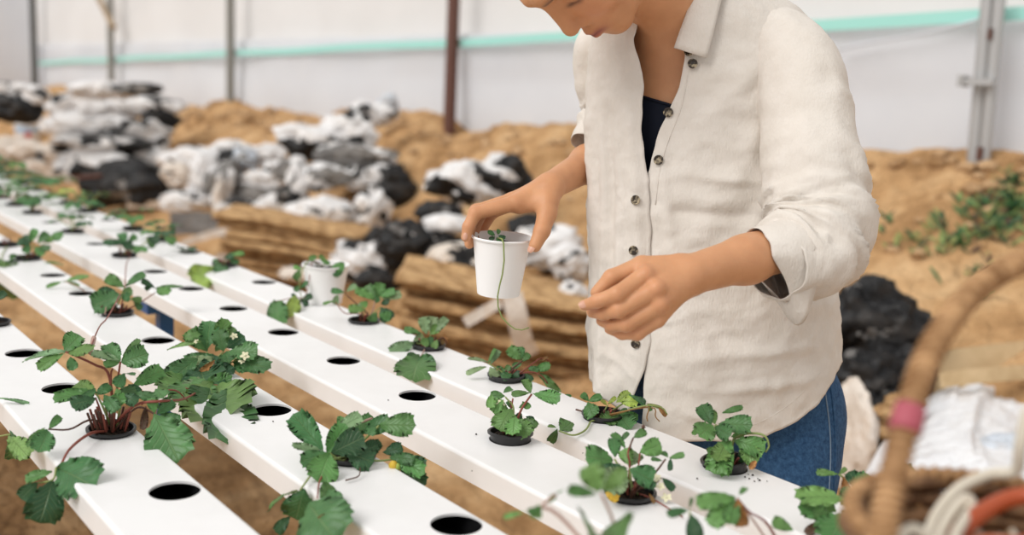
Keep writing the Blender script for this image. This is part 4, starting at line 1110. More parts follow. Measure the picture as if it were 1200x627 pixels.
# ---- torso under the clothes
SHL, SHR = P(922, 58, 1.43), P(712, 62, 1.575)
TAX = np.array([RH, ZU, FH])
body.cone(NB+.0*ZU, SHL, .05, .036, .04); body.cone(NB, SHR, .045, .045, .04)
body.ell(P(826, 170, 1.505), TAX, (.142, .20, .094), .05)
body.ell(P(838, 330, 1.52), TAX, (.12, .17, .085), .05)
EL = P(962, 272, 1.340); ER = P(738, 196, 1.68)
body.cone(SHL, EL, .038, .034, .02); body.cone(SHR, ER, .042, .034, .02)
WL = P(803, 325, 1.212); WR = P(647, 217, 1.452)
body.cone(EL, P(880, 303, 1.265), .037, .0278, .02); body.cone(ER, P(690, 192, 1.560), .034, .027, .02)
bx = np.array([q for q in (SHL, SHR, HC, EL, ER)]); lo, hi = bx.min(0)-.16, bx.max(0)+.16
lo[2] = P(838, 440, 1.5)[2]
V1, F1 = body.mesh(lo, hi, .0031)
# ---- forearms and hands
arms = Sdf()
arms.cone(EL, P(876, 304, 1.262), .036, .0275, .02); arms.cone(P(876, 304, 1.262), WL, .0272, .0222, .02)
arms.cone(P(868, 300, 1.25), P(812, 318, 1.208), .019, .0165, .015)
def finger(pts, rs, k0=.006, kk=.004): arms.chain([P(*p) for p in pts], rs, kk, k0)
arms.cone(WL, P(783, 338, 1.196), .0225, .019, .012)
for p, r in (((757, 322, 1.187), .0118), ((769, 339, 1.178), .0118), ((774, 357, 1.181), .0112), ((770, 374, 1.190), .0102)):
    arms.cone(P(797, 328+.25*(p[1]-340), 1.203), P(*p), .0145, r, .008)
finger([(757, 322, 1.187), (723, 345, 1.172), (700, 353, 1.181), (685, 358, 1.190)], [.0112, .0093, .0079, .0066], .003)
finger([(769, 339, 1.178), (725, 363, 1.177), (707, 367, 1.194), (694, 366, 1.206)], [.0115, .0094, .0081, .0068], .003)
finger([(774, 357, 1.181), (734, 380, 1.185), (717, 381, 1.202), (705, 376, 1.214)], [.011, .0090, .0078, .0066], .003)
finger([(770, 374, 1.190), (747, 391, 1.194), (729, 391, 1.206), (714, 386, 1.216)], [.0098, .0079, .0069, .0058], .003)
finger([(793, 314, 1.210), (752, 312, 1.208), (717, 326, 1.203), (700, 343, 1.205)], [.016, .0122, .0104, .0082], .010)
arms.cone(P(785, 322, 1.215), P(750, 345, 1.215), .016, .012, .01)
# tendons / knuckle swells
for p in ((757, 321, 1.178), (769, 338, 1.170), (774, 356, 1.173)): arms.ball(P(*p), .0055, .010)
# her right hand over the cup
arms.cone(ER, P(690, 192, 1.560), .034, .0268, .02); arms.cone(P(690, 192, 1.560), WR, .0265, .0195, .02)
mc = [((604, 238, 1.427), .0118), ((600, 235, 1.446), .0118), ((604, 234, 1.464), .0112), ((612, 235, 1.480), .010)]
for i, (p, r) in enumerate(mc): arms.cone(P(642, 220, 1.448+.005*i), P(*p), .0155, r, .010)
finger([(604, 238, 1.427), (557, 250, 1.416), (549, 266, 1.413), (546, 278, 1.412)], [.0115, .0094, .0082, .0068], .003)
finger([(600, 235, 1.446), (558, 247, 1.440), (550, 268, 1.436), (550, 286, 1.432)], [.0112, .0092, .0082, .0068], .003)
finger([(604, 234, 1.464), (565, 248, 1.461), (556, 268, 1.457), (556, 284, 1.452)], [.0108, .0090, .0078, .0066], .003)
finger([(612, 235, 1.480), (577, 250, 1.480), (566, 268, 1.474), (565, 280, 1.468)], [.0098, .0078, .0068, .0058], .003)
finger([(643, 226, 1.440), (641, 250, 1.418), (635, 271, 1.403), (627, 288, 1.398)], [.0172, .0135, .0112, .0088], .012)
arms.cone(P(640, 236, 1.428), P(610, 242, 1.432), .0125, .0098, .010)
pts = [q[1] for q in arms.p]+[q[2] for q in arms.p]
V2s, F2s = [], []
nL = next(i for i, q in enumerate(arms.p) if np.allclose(q[1], ER))
for sl in (slice(0, nL), slice(nL, None)):
    A = Sdf(); A.p = arms.p[sl]; pp = np.array([q[1] for q in A.p]+[q[2] for q in A.p])
    a, f = A.mesh(pp.min(0)-.045, pp.max(0)+.045, .00165); V2s.append(a); F2s.append(f)
allV = [V1]; allF = [F1.tolist()]; n = len(V1)
for a, f in zip(V2s, F2s): allV.append(a); allF.append((f+n).tolist()); n += len(a)
VB = np.concatenate(allV); FB = sum(allF, [])
T = np.tile(SKIN, (len(VB), 1))
loc = (VB-HC) @ HAX.T
def paint(mask, col, a=1.0):
    T[:] = T*(1-(mask*a)[:, None])+np.array([*col, 1])*(mask*a)[:, None]
hd = np.linalg.norm(VB-HC, axis=1) < .17
lips = np.exp(-(((loc[:, 1]+.0685)/.0075)**4)-((loc[:, 2]/.022)**4))*(loc[:, 0] > .08)*hd
paint(lips, (.33, .085, .065), 1.0)
seam = np.exp(-(((loc[:, 1]+.0683)/.0016)**2)-((loc[:, 2]/.021)**4))*(loc[:, 0] > .08)*hd; paint(seam, (.16, .04, .03), .9)
for s in (-1, 1):
    br = np.exp(-(((loc[:, 1]-.0245-.004*np.cos((loc[:, 2]*s-.03)/.02))/.0050)**2)-(((loc[:, 2]*s-.03)/.021)**4))*(loc[:, 0] > .05)*hd
    paint(br, (.10, .045, .02), .85)
    la = np.exp(-(((loc[:, 1]+.0030)/.0030)**2)-(((loc[:, 2]*s-.032)/.0135)**4))*(loc[:, 0] > .06)*hd; paint(la, (.03, .014, .01), 1.0)
    ck = np.exp(-(((loc[:, 1]+.028)/.03)**2)-(((loc[:, 2]*s-.042)/.025)**2))*(loc[:, 0] > .02)*hd; paint(ck, (.66, .29, .16), .5)
jn_ = []
for q in arms.p[nL-45 if nL > 45 else 0:]:
    if q[3] < .0125: jn_.append(q[1])
for c_j in jn_:
    paint(np.exp(-(np.linalg.norm(VB-c_j, axis=1)/.0085)**2), (.60, .235, .135), .30)
woman = thing('person', 'woman in an open cream linen shirt and jeans, looking down and holding a white cup', 'person', (P(850, 500, 1.53)[0], P(850, 500, 1.53)[1], 0))
obj('body', VB, FB, M['skin'], woman, tint=T)

# ---- tank top: the torso's own surface, a few millimetres out, below the neckline
tor = Sdf(); tor.p = [q for q in body.p if q[0] == 'e' and q[3][0] > .11] + [q for q in body.p if np.allclose(q[1], NB)]
c_ = P(826, 170, 1.505)
Vt, Ft = tor.mesh(c_-np.array([.2, .2, .26]), c_+np.array([.2, .2, .16]), .0024, off=.0035)
Ft0 = Ft.copy(); pu = np.array([pix(v) for v in Vt]); keep = pu[:, 1] > 110+.0*pu[:, 0]+.004*(pu[:, 0]-742)**2*(pu[:, 0] < 742)+.30*np.clip(pu[:, 0]-745, 0, 60)
Ft = Ft[keep[Ft].all(1)]; us = np.unique(Ft); rm = -np.ones(len(Vt), int); rm[us] = np.arange(len(us))
tank = obj('tank_top', Vt[us], rm[Ft], M['tank'], woman)

# ---- shirt
VS = np.array([-34, -22, -8, 8, 30, 60, 100, 200, 300, 400, 440, 520])
UL = np.array([742, 735, 722, 708, 698, 692, 689, 689, 691, 691, 692, 697])
UR = np.array([868, 884, 906, 930, 950, 962, 966, 970, 975, 979, 982, 988])
DC = np.array([1.475, 1.48, 1.488, 1.495, 1.50, 1.503, 1.506, 1.512, 1.518, 1.524, 1.526, 1.53])
BD = np.array([.055, .07, .086, .098, .108, .114, .118, .122, .124, .126, .127, .13])
VE = [-34, -10, 20, 45, 60, 85, 115, 132, 165, 200, 212, 400, 414, 424, 440, 462, 500, 520]
UA = [752, 748, 741, 736, 739, 744.5, 744, 744, 744, 747, 751, 752, 749, 746, 741, 733, 727, 724]
UB = [824, 812, 803, 794, 790, 786, 777, 770, 757, 749, 744, 742, 742.5, 743, 743, 742.5, 742, 742]
def ring(v): return [np.interp(v, VS, a) for a in (UL, UR, DC, BD)]
def hemv(th):                                  # hem height (pixel row) round the body: low in front and behind, high at the sides
    c = np.cos(th); return 516-np.interp(c, [0, .1, .196, .391, .592, .803, .918, 1], [0, 3, 11, 24, 45, 76, 93, 100])-60*smoothstep(.55, 1.0, -c)
def shirt_pt(th, v, out=0.0):
    ul, ur, d, b = ring(v); a = (ur-ul)/2*d/FPX
    c, s = np.cos(th), np.sin(th); ex = 2/2.35
    x = np.sign(c)*np.abs(c)**ex; y = np.sign(s)*np.abs(s)**ex
    base = CAM + F_*d + R_*((ul+ur)/2-CX)*d/FPX + U_*(CY-v)*d/FPX
    n = nrm(RH*c/a - FH*s/b); q = base + RH*(a*x) - FH*(b*y)
    if s > 0: q = q + ZU*((pix(q)[1]-v)*depth(q)/FPX)          # a row of the cloth keeps its height as seen in front
    return q + n*out
def th_at(u, v):
    ul, ur, d, b = ring(v); q = np.clip((u-(ul+ur)/2)/((ur-ul)/2), -1, 1)
    return math.acos(np.sign(q)*abs(q)**(2.35/2))
NC, NR = 230, 170
Vv = np.zeros((NR, NC, 3))
arc = np.linspace(0, 1, NC)
arc = arc-.10*np.sin(2*np.pi*arc)/(2*np.pi)*1.0
tA = np.array([th_at(np.interp(v, VE, UA), v) for v in np.linspace(-34, 520, 400)]); tB = np.array([th_at(np.interp(v, VE, UB), v) for v in np.linspace(-34, 520, 400)]); tv = np.linspace(-34, 520, 400)
TH = np.zeros((NR, NC)); VV = np.zeros((NR, NC))
for i in range(NR):
    tr = i/(NR-1)
    for j in range(NC):
        v = -30+tr*(500+30)
        for it in range(3):
            ta, tb = np.interp(v, tv, tA), np.interp(v, tv, tB); th = ta+(2*math.pi+tb-ta)*arc[j]
            v = -30+tr*(float(hemv(th))+30)
        TH[i, j] = th; VV[i, j] = v
S0 = np.stack([np.cos(TH)*.17, np.sin(TH)*.13, VV*.00125], -1)
wr = .0045*nfbm(S0*np.array([11, 11, 3.0]), 3, 21)*smoothstep(60, 220, VV) + .0032*ridged(S0*np.array([6, 6, 15.0])+.35*nfbm(S0*9, 2, 5)[..., None], 3, 33)*smoothstep(40, 160, VV)*.55
wr += .0055*np.sin(TH*9.0+.004*VV)*smoothstep(1.75, 2.3, TH)*smoothstep(3.6, 3.0, TH)*(.4+.6*smoothstep(0, 200, VV))      # hanging pleats of her right front
wr += .0020*nfbm(S0*38, 3, 8)+.0024*ridged(S0*np.array([13, 13, 17.0])+.5*nfbm(S0*14, 2, 61)[..., None], 2, 62)*smoothstep(30, 120, VV)*.6
def fold(u0, v0, u1, v1, w, amp):              # one soft crease between two points of the front, in surface coordinates
    a = np.array([th_at(u0, v0)*.14, v0*.00125]); b_ = np.array([th_at(u1, v1)*.14, v1*.00125])
    q = np.stack([np.where(TH > 2*math.pi, TH-2*math.pi, TH)*.14, VV*.00125], -1); ab = b_-a; t = ((q-a)@ab)/(ab@ab); tt = np.clip(t, 0, 1)
    d = np.linalg.norm(q-a-tt[..., None]*ab, axis=-1); sg = np.sign((q[..., 0]-a[0])*ab[1]-(q[..., 1]-a[1])*ab[0])
    e = np.sin(np.pi*np.clip(t*.9+.05, 0, 1))
    return amp*np.exp(-(d/w)**2)*e*(1+.6*sg*np.clip(d/w, 0, 1))
for q in ((770, 200, 880, 215, .008, .004), (765, 245, 900, 255, .010, -.004), (900, 180, 830, 330, .012, .005), (880, 120, 800, 300, .014, .004), (760, 300, 860, 420, .012, -.003), (775, 420, 940, 400, .010, .003),
          (790, 460, 930, 440, .008, .003), (780, 480, 860, 500, .007, .0025), (800, 150, 870, 60, .012, .004), (905, 110, 915, 230, .012, -.006), (760, 130, 780, 330, .006, .0025), (830, 110, 880, 260, .014, -.004), (720, 120, 722, 470, .010, .004), (706, 90, 708, 480, .008, .004)):
    wr += 1.35*fold(*q)
edge = np.minimum(arc, 1-arc)[None, :]*6.0
wr *= smoothstep(0, .12, edge)*.85+.15
for i in range(NR):
    for j in range(NC):
        k = arc[j]; ov = .0016 if k < .5 else -.0016*(1-smoothstep(0, .35, (1-k)*6))
        Vv[i, j] = shirt_pt(TH[i, j], VV[i, j], wr[i, j]+ov)
# placket edges ripple a little
rip = .0011*np.sin(VV[:, 0]*.075)+.0007*np.sin(VV[:, 0]*.19+1)
for j in range(8):
    Vv[:, j] += RH*(rip*(1-j/8))[:, None]; Vv[:, NC-1-j] += RH*(.8*rip*(1-j/8))[:, None]
SV = Vv.reshape(-1, 3); SF = [(i*NC+j, (i+1)*NC+j, (i+1)*NC+j+1, i*NC+j+1) for i in range(NR-1) for j in range(NC-1)]
def thick(o, t, off=-1):
    md = o.modifiers.new('thickness', 'SOLIDIFY'); md.thickness = t; md.offset = off; return o
shirt = obj('shirt', SV, SF, M['linen'], woman); thick(shirt, .0014, 0)
shirt['label'] = 'open cream linen shirt with horn buttons'
from mathutils.bvhtree import BVHTree
bv_shirt = BVHTree.FromPolygons([tuple(v) for v in SV], SF)
def hit(bv, u, v, default=1.4):
    r = ray(u, v); rr = Vector(nrm(r)); h = bv.ray_cast(Vector(CAM), rr)
    return (np.array(h[0]), np.array(h[1])) if h[0] is not None else (P(u, v, default), toCam(P(u, v, default)))
# seams of the plackets and the yoke as fine raised ribs
def surf_line(bv, pts, r, lift=.0006, n=30):
    q = [];
    for u, v in spline(np.array(pts, float), n)[:, :2]:
        p, nn = hit(bv, u, v); q.append(p+toCam(p)*lift)
    return q
def sp2(pts): return [(a, b, 0) for a, b in pts]
B = MB()
for pts in ([(811, 62), (806, 90), (797, 130), (783, 165), (773, 200), (768, 240)], ):
    B.tube(surf_line(bv_shirt, sp2(pts), .0006, .0009), .0008, 5)
B.build('placket_seam', M['linen'], shirt)
B = MB(); B.tube(surf_line(bv_shirt, sp2([(961, 437), (933, 467), (905, 487.5), (876, 500), (848, 507), (812, 511)]), .0006), .0006, 5); B.build('hem_seam', M['linen'], shirt)
from mathutils.bvhtree import BVHTree as _BT
_bt = _BT.FromPolygons([tuple(v) for v in Vt], Ft0.tolist()); _nl = []
for u in np.linspace(730, 800, 30):
    v = 111+.004*(u-742)**2*(u < 742)+.30*min(max(u-745, 0), 60); h_ = _bt.ray_cast(Vector(CAM), Vector(nrm(ray(u, v))))
    if h_[0] is not None: _nl.append(np.array(h_[0])+toCam(np.array(h_[0]))*.0004)
B = MB(); B.tube(_nl, .0022, 6); B.build('neckline', M['tank'], tank)
# ---- collar: the left leaf with its point, standing round the neck
def patch(name, rows, parent, m=M['linen'], th=.0016):
    R0 = [np.array(r) for r in rows]; n = len(R0[0]); V = np.concatenate(R0)
    o = obj(name, V, [(i*n+j, (i+1)*n+j, (i+1)*n+j+1, i*n+j+1) for i in range(len(R0)-1) for j in range(n-1)], m, parent)
    return thick(o, th, 0)
def lerp_rows(A, Bq, n, bulge=0.0):
    A, Bq = np.asarray(A), np.asarray(Bq); out = []
    for i in range(n):
        t = i/(n-1); out.append(A+(Bq-A)*t+toCam(A[0])*bulge*math.sin(math.pi*t))
    return out
inner = [(790, 56), (797, 36), (805, 14), (813, -8), (824, -30), (836, -46)]
outer = [(828, 68), (834, 46), (840, 22), (846, -2), (856, -28), (868, -44)]
ci, co = [], []
def front_d(u, v):
    vv = max(v, -28); uu = min(max(u, float(np.interp(vv, VE, UB))+3), float(ring(vv)[1])-6); return depth(shirt_pt(th_at(uu, vv), vv))
for (u, v) in spline(np.array([(a, b, 0) for a, b in inner], float), 16)[:, :2]: ci.append(P(u, v, front_d(u, v)-.007))
for (u, v) in spline(np.array([(a, b, 0) for a, b in outer], float), 16)[:, :2]: co.append(P(u, v, front_d(u, v)-.013))
patch('collar', lerp_rows(ci, co, 9, .005), shirt, th=.0022)
# the rest of the collar round the back of the neck
rows = []
nb2 = (NB+H(-.028, -.045)*.35)/1.35; axn = nrm(H(-.028, -.045)-NB); e1 = nrm(np.cross(axn, FH)); e2 = np.cross(axn, e1)
for k in range(6):
    t = k/5.; r = .070+.016*t; h = .030-.040*t; row = []
    for a in np.linspace(-2.0, 2.0, 34):
        back = nrm(FH*.7+RH*.75); bb = nrm(back-axn*(back@axn)); ss = np.cross(axn, bb)
        row.append(NB+axn*(h-.008)+(bb*math.cos(a)+ss*math.sin(a))*r)
    rows.append(row)
patch('collar_stand', rows, shirt)
# ---- buttons
def button(u, v, r=.0068, bv=bv_shirt, lean=(0, 0)):
    t0 = th_at(u, v); p = shirt_pt(t0, v, .0035); e_ = shirt_pt(t0+.03, v)-shirt_pt(t0-.03, v); nn = nrm(np.cross(e_, shirt_pt(t0, v-4)-shirt_pt(t0, v+4))); nn = nn if nn@toCam(p) > 0 else -nn
    p2, n2 = hit(bv, u, v)
    if abs(depth(p2)-depth(p)) < .02: p = p2+nn*.0005
    v_, f_ = lathe([(.0001, .0005), (r*.55, .0006), (r*.68, .0016), (r*.92, .0017), (r, .0008), (r*.95, -.0006), (.0001, -.0008)], 20, p+nn*.0022, nn)
    o = obj('button', v_, f_, M['button'], shirt); return o
for q in ((783, 132), (760.5, 187.5), (745.5, 234.5), (743, 293.5), (745.5, 402.5), (796.5, 75)): button(*q)
button(792.5, 61, .0062)
# ---- sleeves
def sleeve(pts, rs, name, seed, amp=.006, K=56, N=110, ell=None, wr_c=.6, flat=0.0):
    C = spline([P(*p) for p in pts], N); tt = np.linspace(0, 1, N); rr = np.interp(tt, np.linspace(0, 1, len(rs)), rs)
    rr = np.convolve(np.pad(rr, 5, 'edge'), np.ones(11)/11, 'valid')
    Tn = np.gradient(C, axis=0); Tn /= np.linalg.norm(Tn, axis=1)[:, None]
    Nn = nrm(np.cross(Tn[0], FH)); V = np.zeros((N, K, 3)); L = np.concatenate([[0], np.cumsum(np.linalg.norm(np.diff(C, axis=0), axis=1))])
    an = 2*np.pi*np.arange(K)/K
    for i in range(N):
        Nn = nrm(Nn-Tn[i]*(Nn@Tn[i])); Bn = np.cross(Tn[i], Nn)
        V[i] = rr[i]*(np.cos(an)[:, None]*Nn+np.sin(an)[:, None]*Bn)
    nn = V/np.linalg.norm(V, axis=2)[..., None]
    cyl = np.stack([np.cos(an)[None, :]*.06+0*L[:, None], np.sin(an)[None, :]*.06+0*L[:, None], np.broadcast_to(L[:, None], (N, K))], -1)
    near = np.exp(-((tt-wr_c)/.20)**2)[:, None]
    sk = cyl.copy(); sk[..., 2] += .5*np.sin(an)[None, :]*.04
    d = amp*near*ridged(sk*np.array([7, 7, 26.0])+.6*nfbm(cyl*12, 2, seed+3)[..., None], 3, seed)+.0045*nfbm(cyl*np.array([14, 14, 6.0]), 3, seed+9)+.0011*nfbm(cyl*42, 2, seed+4)+.0028*ridged(sk*np.array([9, 9, 12.0])+.5*nfbm(cyl*13, 2, seed+6)[..., None], 2, seed+7)*.7
    V = C[:, None, :]+V+nn*d[..., None]
    Fc = [(i*K+j, i*K+(j+1) % K, (i+1)*K+(j+1) % K, (i+1)*K+j) for i in range(N-1) for j in range(K)]
    o = obj(name, V.reshape(-1, 3), Fc, M['linen'], shirt); return thick(o, .0014, 0)
sleeve([(868, 30, 1.475), (905, 50, 1.45), (930, 82, 1.408), (941, 130, 1.382), (949, 180, 1.358), (955, 228, 1.343), (955, 262, 1.33), (941, 290, 1.315), (922, 303, 1.298), (905, 307, 1.280)],
       [.030, .051, .058, .058, .060, .061, .059, .056, .050, .044], 'sleeve', 41, .0135, wr_c=.72)
sleeve([(735, 48, 1.555), (708, 58, 1.575), (705, 95, 1.59), (708, 130, 1.60), (700, 160, 1.588)],
       [.040, .048, .043, .036, .031], 'sleeve', 52, .004, wr_c=.8)
def cuff(a, b, r0, r1, name, seed, down, flare, back=.046):
    a, b = np.asarray(a), np.asarray(b); ax = nrm(b-a); dn = nrm(down-ax*(down@ax)); sd = np.cross(ax, dn); K = 60; rows = []
    prof = [(0.0, .94), (0.02, 1.0), (.25, 1.04), (.5, 1.03), (.75, 1.02), (.96, 1.0), (1.0, .975), (.96, .95), (.7, .93), (.3, .90)]
    V = []
    for t, f in prof:
        for j in range(K):
            g = 2*math.pi*j/K; r = (r0+(r1-r0)*t)*f; c, s = math.cos(g), math.sin(g)
            q = a+ax*(np.linalg.norm(b-a)*t)+r*(c*dn*(1+flare*max(c, 0)**2)+s*sd) - ax*(back*max(c, 0)**1.5*t)
            w_ = .0028*float(nfbm(np.array([c*1.3, s*1.3, t*2+seed]), 3, seed)); V.append(q+nrm(c*dn+s*sd)*w_)
    Fc = [(i*K+j, i*K+(j+1) % K, (i+1)*K+(j+1) % K, (i+1)*K+j) for i in range(len(prof)-1) for j in range(K)]
    return obj(name, V, Fc, M['linen'], shirt)
cuff(P(932, 300, 1.295), P(884, 301, 1.268), .050, .0345, 'cuff', 3, -ZU*.9+RH*.25-FH*.1, .75)
cuff(P(706, 140, 1.60), P(692, 172, 1.582), .0305, .0325, 'cuff', 6, RH, .0, .0)
# ---- nails
def nail(u, v, d, ln, wd, axis_uv, n):
    p = P(u, v, d); ax = nrm(P(u+axis_uv[0], v+axis_uv[1], d)-p); n = nrm(n-ax*(np.asarray(n)@ax)); sd = np.cross(ax, n); V = []; R_n = 7
    for i in range(R_n):
        for j in range(R_n):
            a, b_ = i/(R_n-1)*2-1, j/(R_n-1)*2-1; w_ = wd*math.sqrt(max(0, 1-.75*a*a)); V.append(p+ax*a*ln+sd*b_*w_+n*(.0012-.0016*b_*b_-.0006*a*a))
    o = obj('fingernail', V, [(i*R_n+j, (i+1)*R_n+j, (i+1)*R_n+j+1, i*R_n+j+1) for i in range(R_n-1) for j in range(R_n-1)], M['nail'], woman)
bv_arm = BVHTree.FromPolygons([tuple(v) for v in np.concatenate(V2s)], np.concatenate([F2s[0], F2s[1]+len(V2s[0])]).tolist())
def nail_on(u, v, ln, wd, ax):
    p, nn = hit(bv_arm, u, v, 1.3); nn = nn if nn@toCam(p) > 0 else -nn; nail(u, v, depth(p+nn*.0004), ln, wd, ax, nn)
nail_on(683.5, 356.5, .0055, .0045, (-14, 4)); nail_on(622.5, 291, .0062, .0052, (-8, 12)); nail_on(545, 277, .0050, .0035, (-2, 12))
# ---- hair: cap swept back into a low bun, one loose strand
hair = Sdf(); hair.ell(H(-.020, .052), HAX, (.097, .090, .080), .01); hair.ell(H(-.05, .0), HAX, (.062, .075, .074), .03); hair.ball(H(-.135, .035), .042, .03)
Vh, Fh = hair.mesh(HC-.24, HC+.24, .004)
lh = (Vh-HC) @ HAX.T
keep = ~((lh[:, 0] > .020+.42*(lh[:, 1]-.03)*(-1)) & (lh[:, 1] < .085)) & (pix(HC)[0] > 0)
rid = .0022*np.sin(90*np.arctan2(lh[:, 2], lh[:, 1]-.05)); nn_ = (Vh-H(-.02, .05)); nn_ /= np.linalg.norm(nn_, axis=1)[:, None]; Vh = Vh+nn_*rid[:, None]
Fh = Fh[keep[Fh].all(1)]; us = np.unique(Fh); rm = -np.ones(len(Vh), int); rm[us] = np.arange(len(us))
hr = obj('hair', Vh[us], rm[Fh], M['hair'], woman)
B = MB(); B.tube(spline([P(775, -32, 1.415), P(771, -8, 1.412), P(767, 10, 1.412), P(763, 26, 1.413)], 12), .0014, 6); B.build('hair_strand', M['strand'], hr)
# ---- jeans
jn = Sdf(); HP = P(860, 490, 1.548)
jn.ell(HP, TAX, (.166, .16, .118), .05)
HL_, HRr = P(902, 560, 1.51), P(815, 560, 1.60)
def leg(h, dx):
    k_ = np.array([h[0]+dx, h[1]-.01, .47]); a_ = np.array([h[0]+dx*1.4, h[1]+.02, .10])
    jn.cone(h, k_, .094, .066, .04); jn.cone(k_, a_, .064, .055, .03); return a_
aL = leg(HL_, .01); aR = leg(HRr, -.01)
lo = np.minimum(HP-.26, [0, 0, .05]); lo[:2] = HP[:2]-.30; hi = HP+np.array([.30, .30, .20])
Vj, Fj = jn.mesh(np.array([lo[0], lo[1], .06]), hi, .006)
sx = np.stack([Vj[:, 0], Vj[:, 1], Vj[:, 2]], -1); Vj = Vj+.004*ridged(sx*np.array([9, 9, 5.0]), 3, 4)[:, None]*np.array([.6, -.6, 0])
kz = Vj[:, 2] < P(900, 405, 1.5)[2]; Fj = Fj[kz[Fj].all(1)]; us = np.unique(Fj); rm = -np.ones(len(Vj), int); rm[us] = np.arange(len(us))
jeans = obj('jeans', Vj[us], rm[Fj], M['denim'], woman); jeans['label'] = 'blue denim jeans'
bv_j = BVHTree.FromPolygons([tuple(v) for v in Vj[us]], rm[Fj].tolist())
B = MB(); B.tube(surf_line(bv_j, sp2([(962, 430), (967, 460), (972, 500), (973, 540), (970, 600)]), .0007), .0011, 5); B.build('side_seam', M['stitch'], jeans)
B = MB(); B.tube(surf_line(bv_j, sp2([(969, 430), (974, 460), (978, 500), (978.5, 540), (975, 600)]), .0007), .0013, 5); B.build('side_seam', M['denim'], jeans)
for a_ in (aL, aR):
    sh = Sdf(); f_ = nrm(np.array([.16, -1, 0])); b0 = np.array([a_[0], a_[1], .04])
    sh.cone(b0, b0+f_*.13-ZU*.008, .04, .034, .02).cone(b0+ZU*.04, b0, .045, .042, .02)
    v_, q_ = sh.mesh(b0-np.array([.2, .26, .05]), b0+np.array([.2, .26, .16]), .006); v_[:, 2] = np.maximum(v_[:, 2], .001); obj('shoe', v_, q_, M['shoe'], woman)

# ================================================================ the cups
M['cup'] = mat('white_paper_cup', (.88, .87, .865), .5, .35)
def paper_cup(name, label, top, bot, rt, rb, soil=True, group=None):
    top, bot = np.asarray(top), np.asarray(bot); ax = nrm(top-bot); h = np.linalg.norm(top-bot)
    t = thing(name, label, 'cup', bot, group)
    v, f = lathe([(.0001, .003), (rb-.001, .003), (rb-.001, 0), (rb, 0), (rt, h-.003), (rt+.0022, h-.0032), (rt+.003, h-.0012), (rt+.0022, h+.0006), (rt+.0004, h), (rt-.001, h-.003), (rb-.0008, .006), (.0001, .006)], 64, bot, ax)
    obj('cup_wall', v, f, M['cup'], t)
    if soil:
        rnd = random.Random(4); V = []; K = 26; R = 8; zz = h*.80; rr = rb+(rt-rb)*.80-.0015
        for i in range(R+1):
            for j in range(K): r = rr*i/R; a = 2*math.pi*j/K; V.append((r*math.cos(a), r*math.sin(a), zz+.005*rnd.random()))
        Fc = [(i*K+j, (i+1)*K+j, (i+1)*K+(j+1) % K, i*K+(j+1) % K) for i in range(R) for j in range(K)]
        q = np.array(Vector((0, 0, 1)).rotation_difference(Vector(ax)).to_matrix()); obj('soil', np.array(V) @ q.T+bot, Fc, M['soil'], t)
    return t, ax
ct, cax = paper_cup('paper_cup', 'white paper cup of soil with a trailing runner, held in her fingers', P(588.5, 277, 1.430), P(584, 344, 1.447), .0405, .0300)
d_ = 1.43
st = thing('strawberry_seedling', 'tiny strawberry seedling in the held cup, its runner hanging over the rim', 'plant', P(582, 278, 1.43))
B = MB()
for q in ((580, 276, 572, 271, 1.0, 'g'), (580, 277, 574, 281, 1.0, 'd'), (584, 276, 592, 279, .9, 'd'), (583, 275, 585, 269, 1.0, 'm'), (582, 278, 586, 283, 1, 'g')):
    leaflet(B, P(q[0], q[1], d_-.008), P(q[2], q[3], d_-.012), q[4], UPC+toCam(P(580, 276, d_)), TC[q[5]])
B.build('foliage', M['leaf'], st)
B = MB(); stem_geo(B, [P(583, 279, d_), P(587, 280, d_-.038), P(590, 284, d_-.047), P(590.5, 312, d_-.043), (P(586, 332, d_-.039)), P(583, 350, d_-.035), P(586, 368, d_-.03), P(597, 381, d_-.03), P(608, 387, d_-.03), P(620, 384, d_-.03)], .0011, 'n'); B.build('runner', M['stem'], st)
c2, _ = paper_cup('paper_cup', 'white paper cup standing on the farthest channel beside a light green plant', onZ(381, 354, TOP+.001)+np.array([.001, 0, .079]), onZ(381, 354, TOP+.001), .0455, .0335, True)
# ================================================================ more plants: far rows and foreground
def auto_plant(k, n, label, size, seed, cols='gdmgl', nl=6, at=None, squash=.75):
    c = hole(k, n) if at is None else at; t = thing('strawberry_plant', label, 'plant', c, 'strawberry plants in the white channels'); pot_parts(t, c, lift=.002, seed=seed)
    rnd = random.Random(seed*13+5); B = MB(); S = MB()
    for i in range(nl):
        a = 6.28*i/nl+rnd.uniform(-.4, .4); r = size*rnd.uniform(.4, 1.0); h = size*squash*rnd.uniform(.5, 1.3)
        j = c+np.array([math.cos(a)*r, math.sin(a)*r, h]); out = np.array([math.cos(a), math.sin(a), 0])
        S.tube(spline([c, c+np.array([0, 0, h*.5])+out*r*.3, j], 8), .0014, 5, 0, True, np.array([*TC[rnd.choice('rnn')], 1]))
        L = size*rnd.uniform(.45, .7); col = rnd.choice(cols)
        for q in (-1.25, 0, 1.25):
            b_ = a+q; dv = np.array([math.cos(b_), math.sin(b_), rnd.uniform(-.35, .1)]); leaflet(B, j, j+nrm(dv)*L*(1 if q == 0 else .85), .85, UPC+out*.5, TC[col], rnd=rnd, st=13)
    B.build('foliage', M['leaf'], t); S.build('stalks', M['stem'], t); return t
FAR = [('C', 10, .045, 'sixth'), ('C', 12, .05, ''), ('C', 13, .055, ''), ('C', 14, .05, ''), ('D', 9, .045, ''), ('D', 10, .05, ''), ('D', 12, .055, ''), ('D', 13, .05, ''), ('D', 14, .06, ''), ('D', 15, .055, ''), ('D', 16, .06, ''), ('D', 17, .06, ''), ('D', 18, .07, ''), ('D', 19, .07, '')]
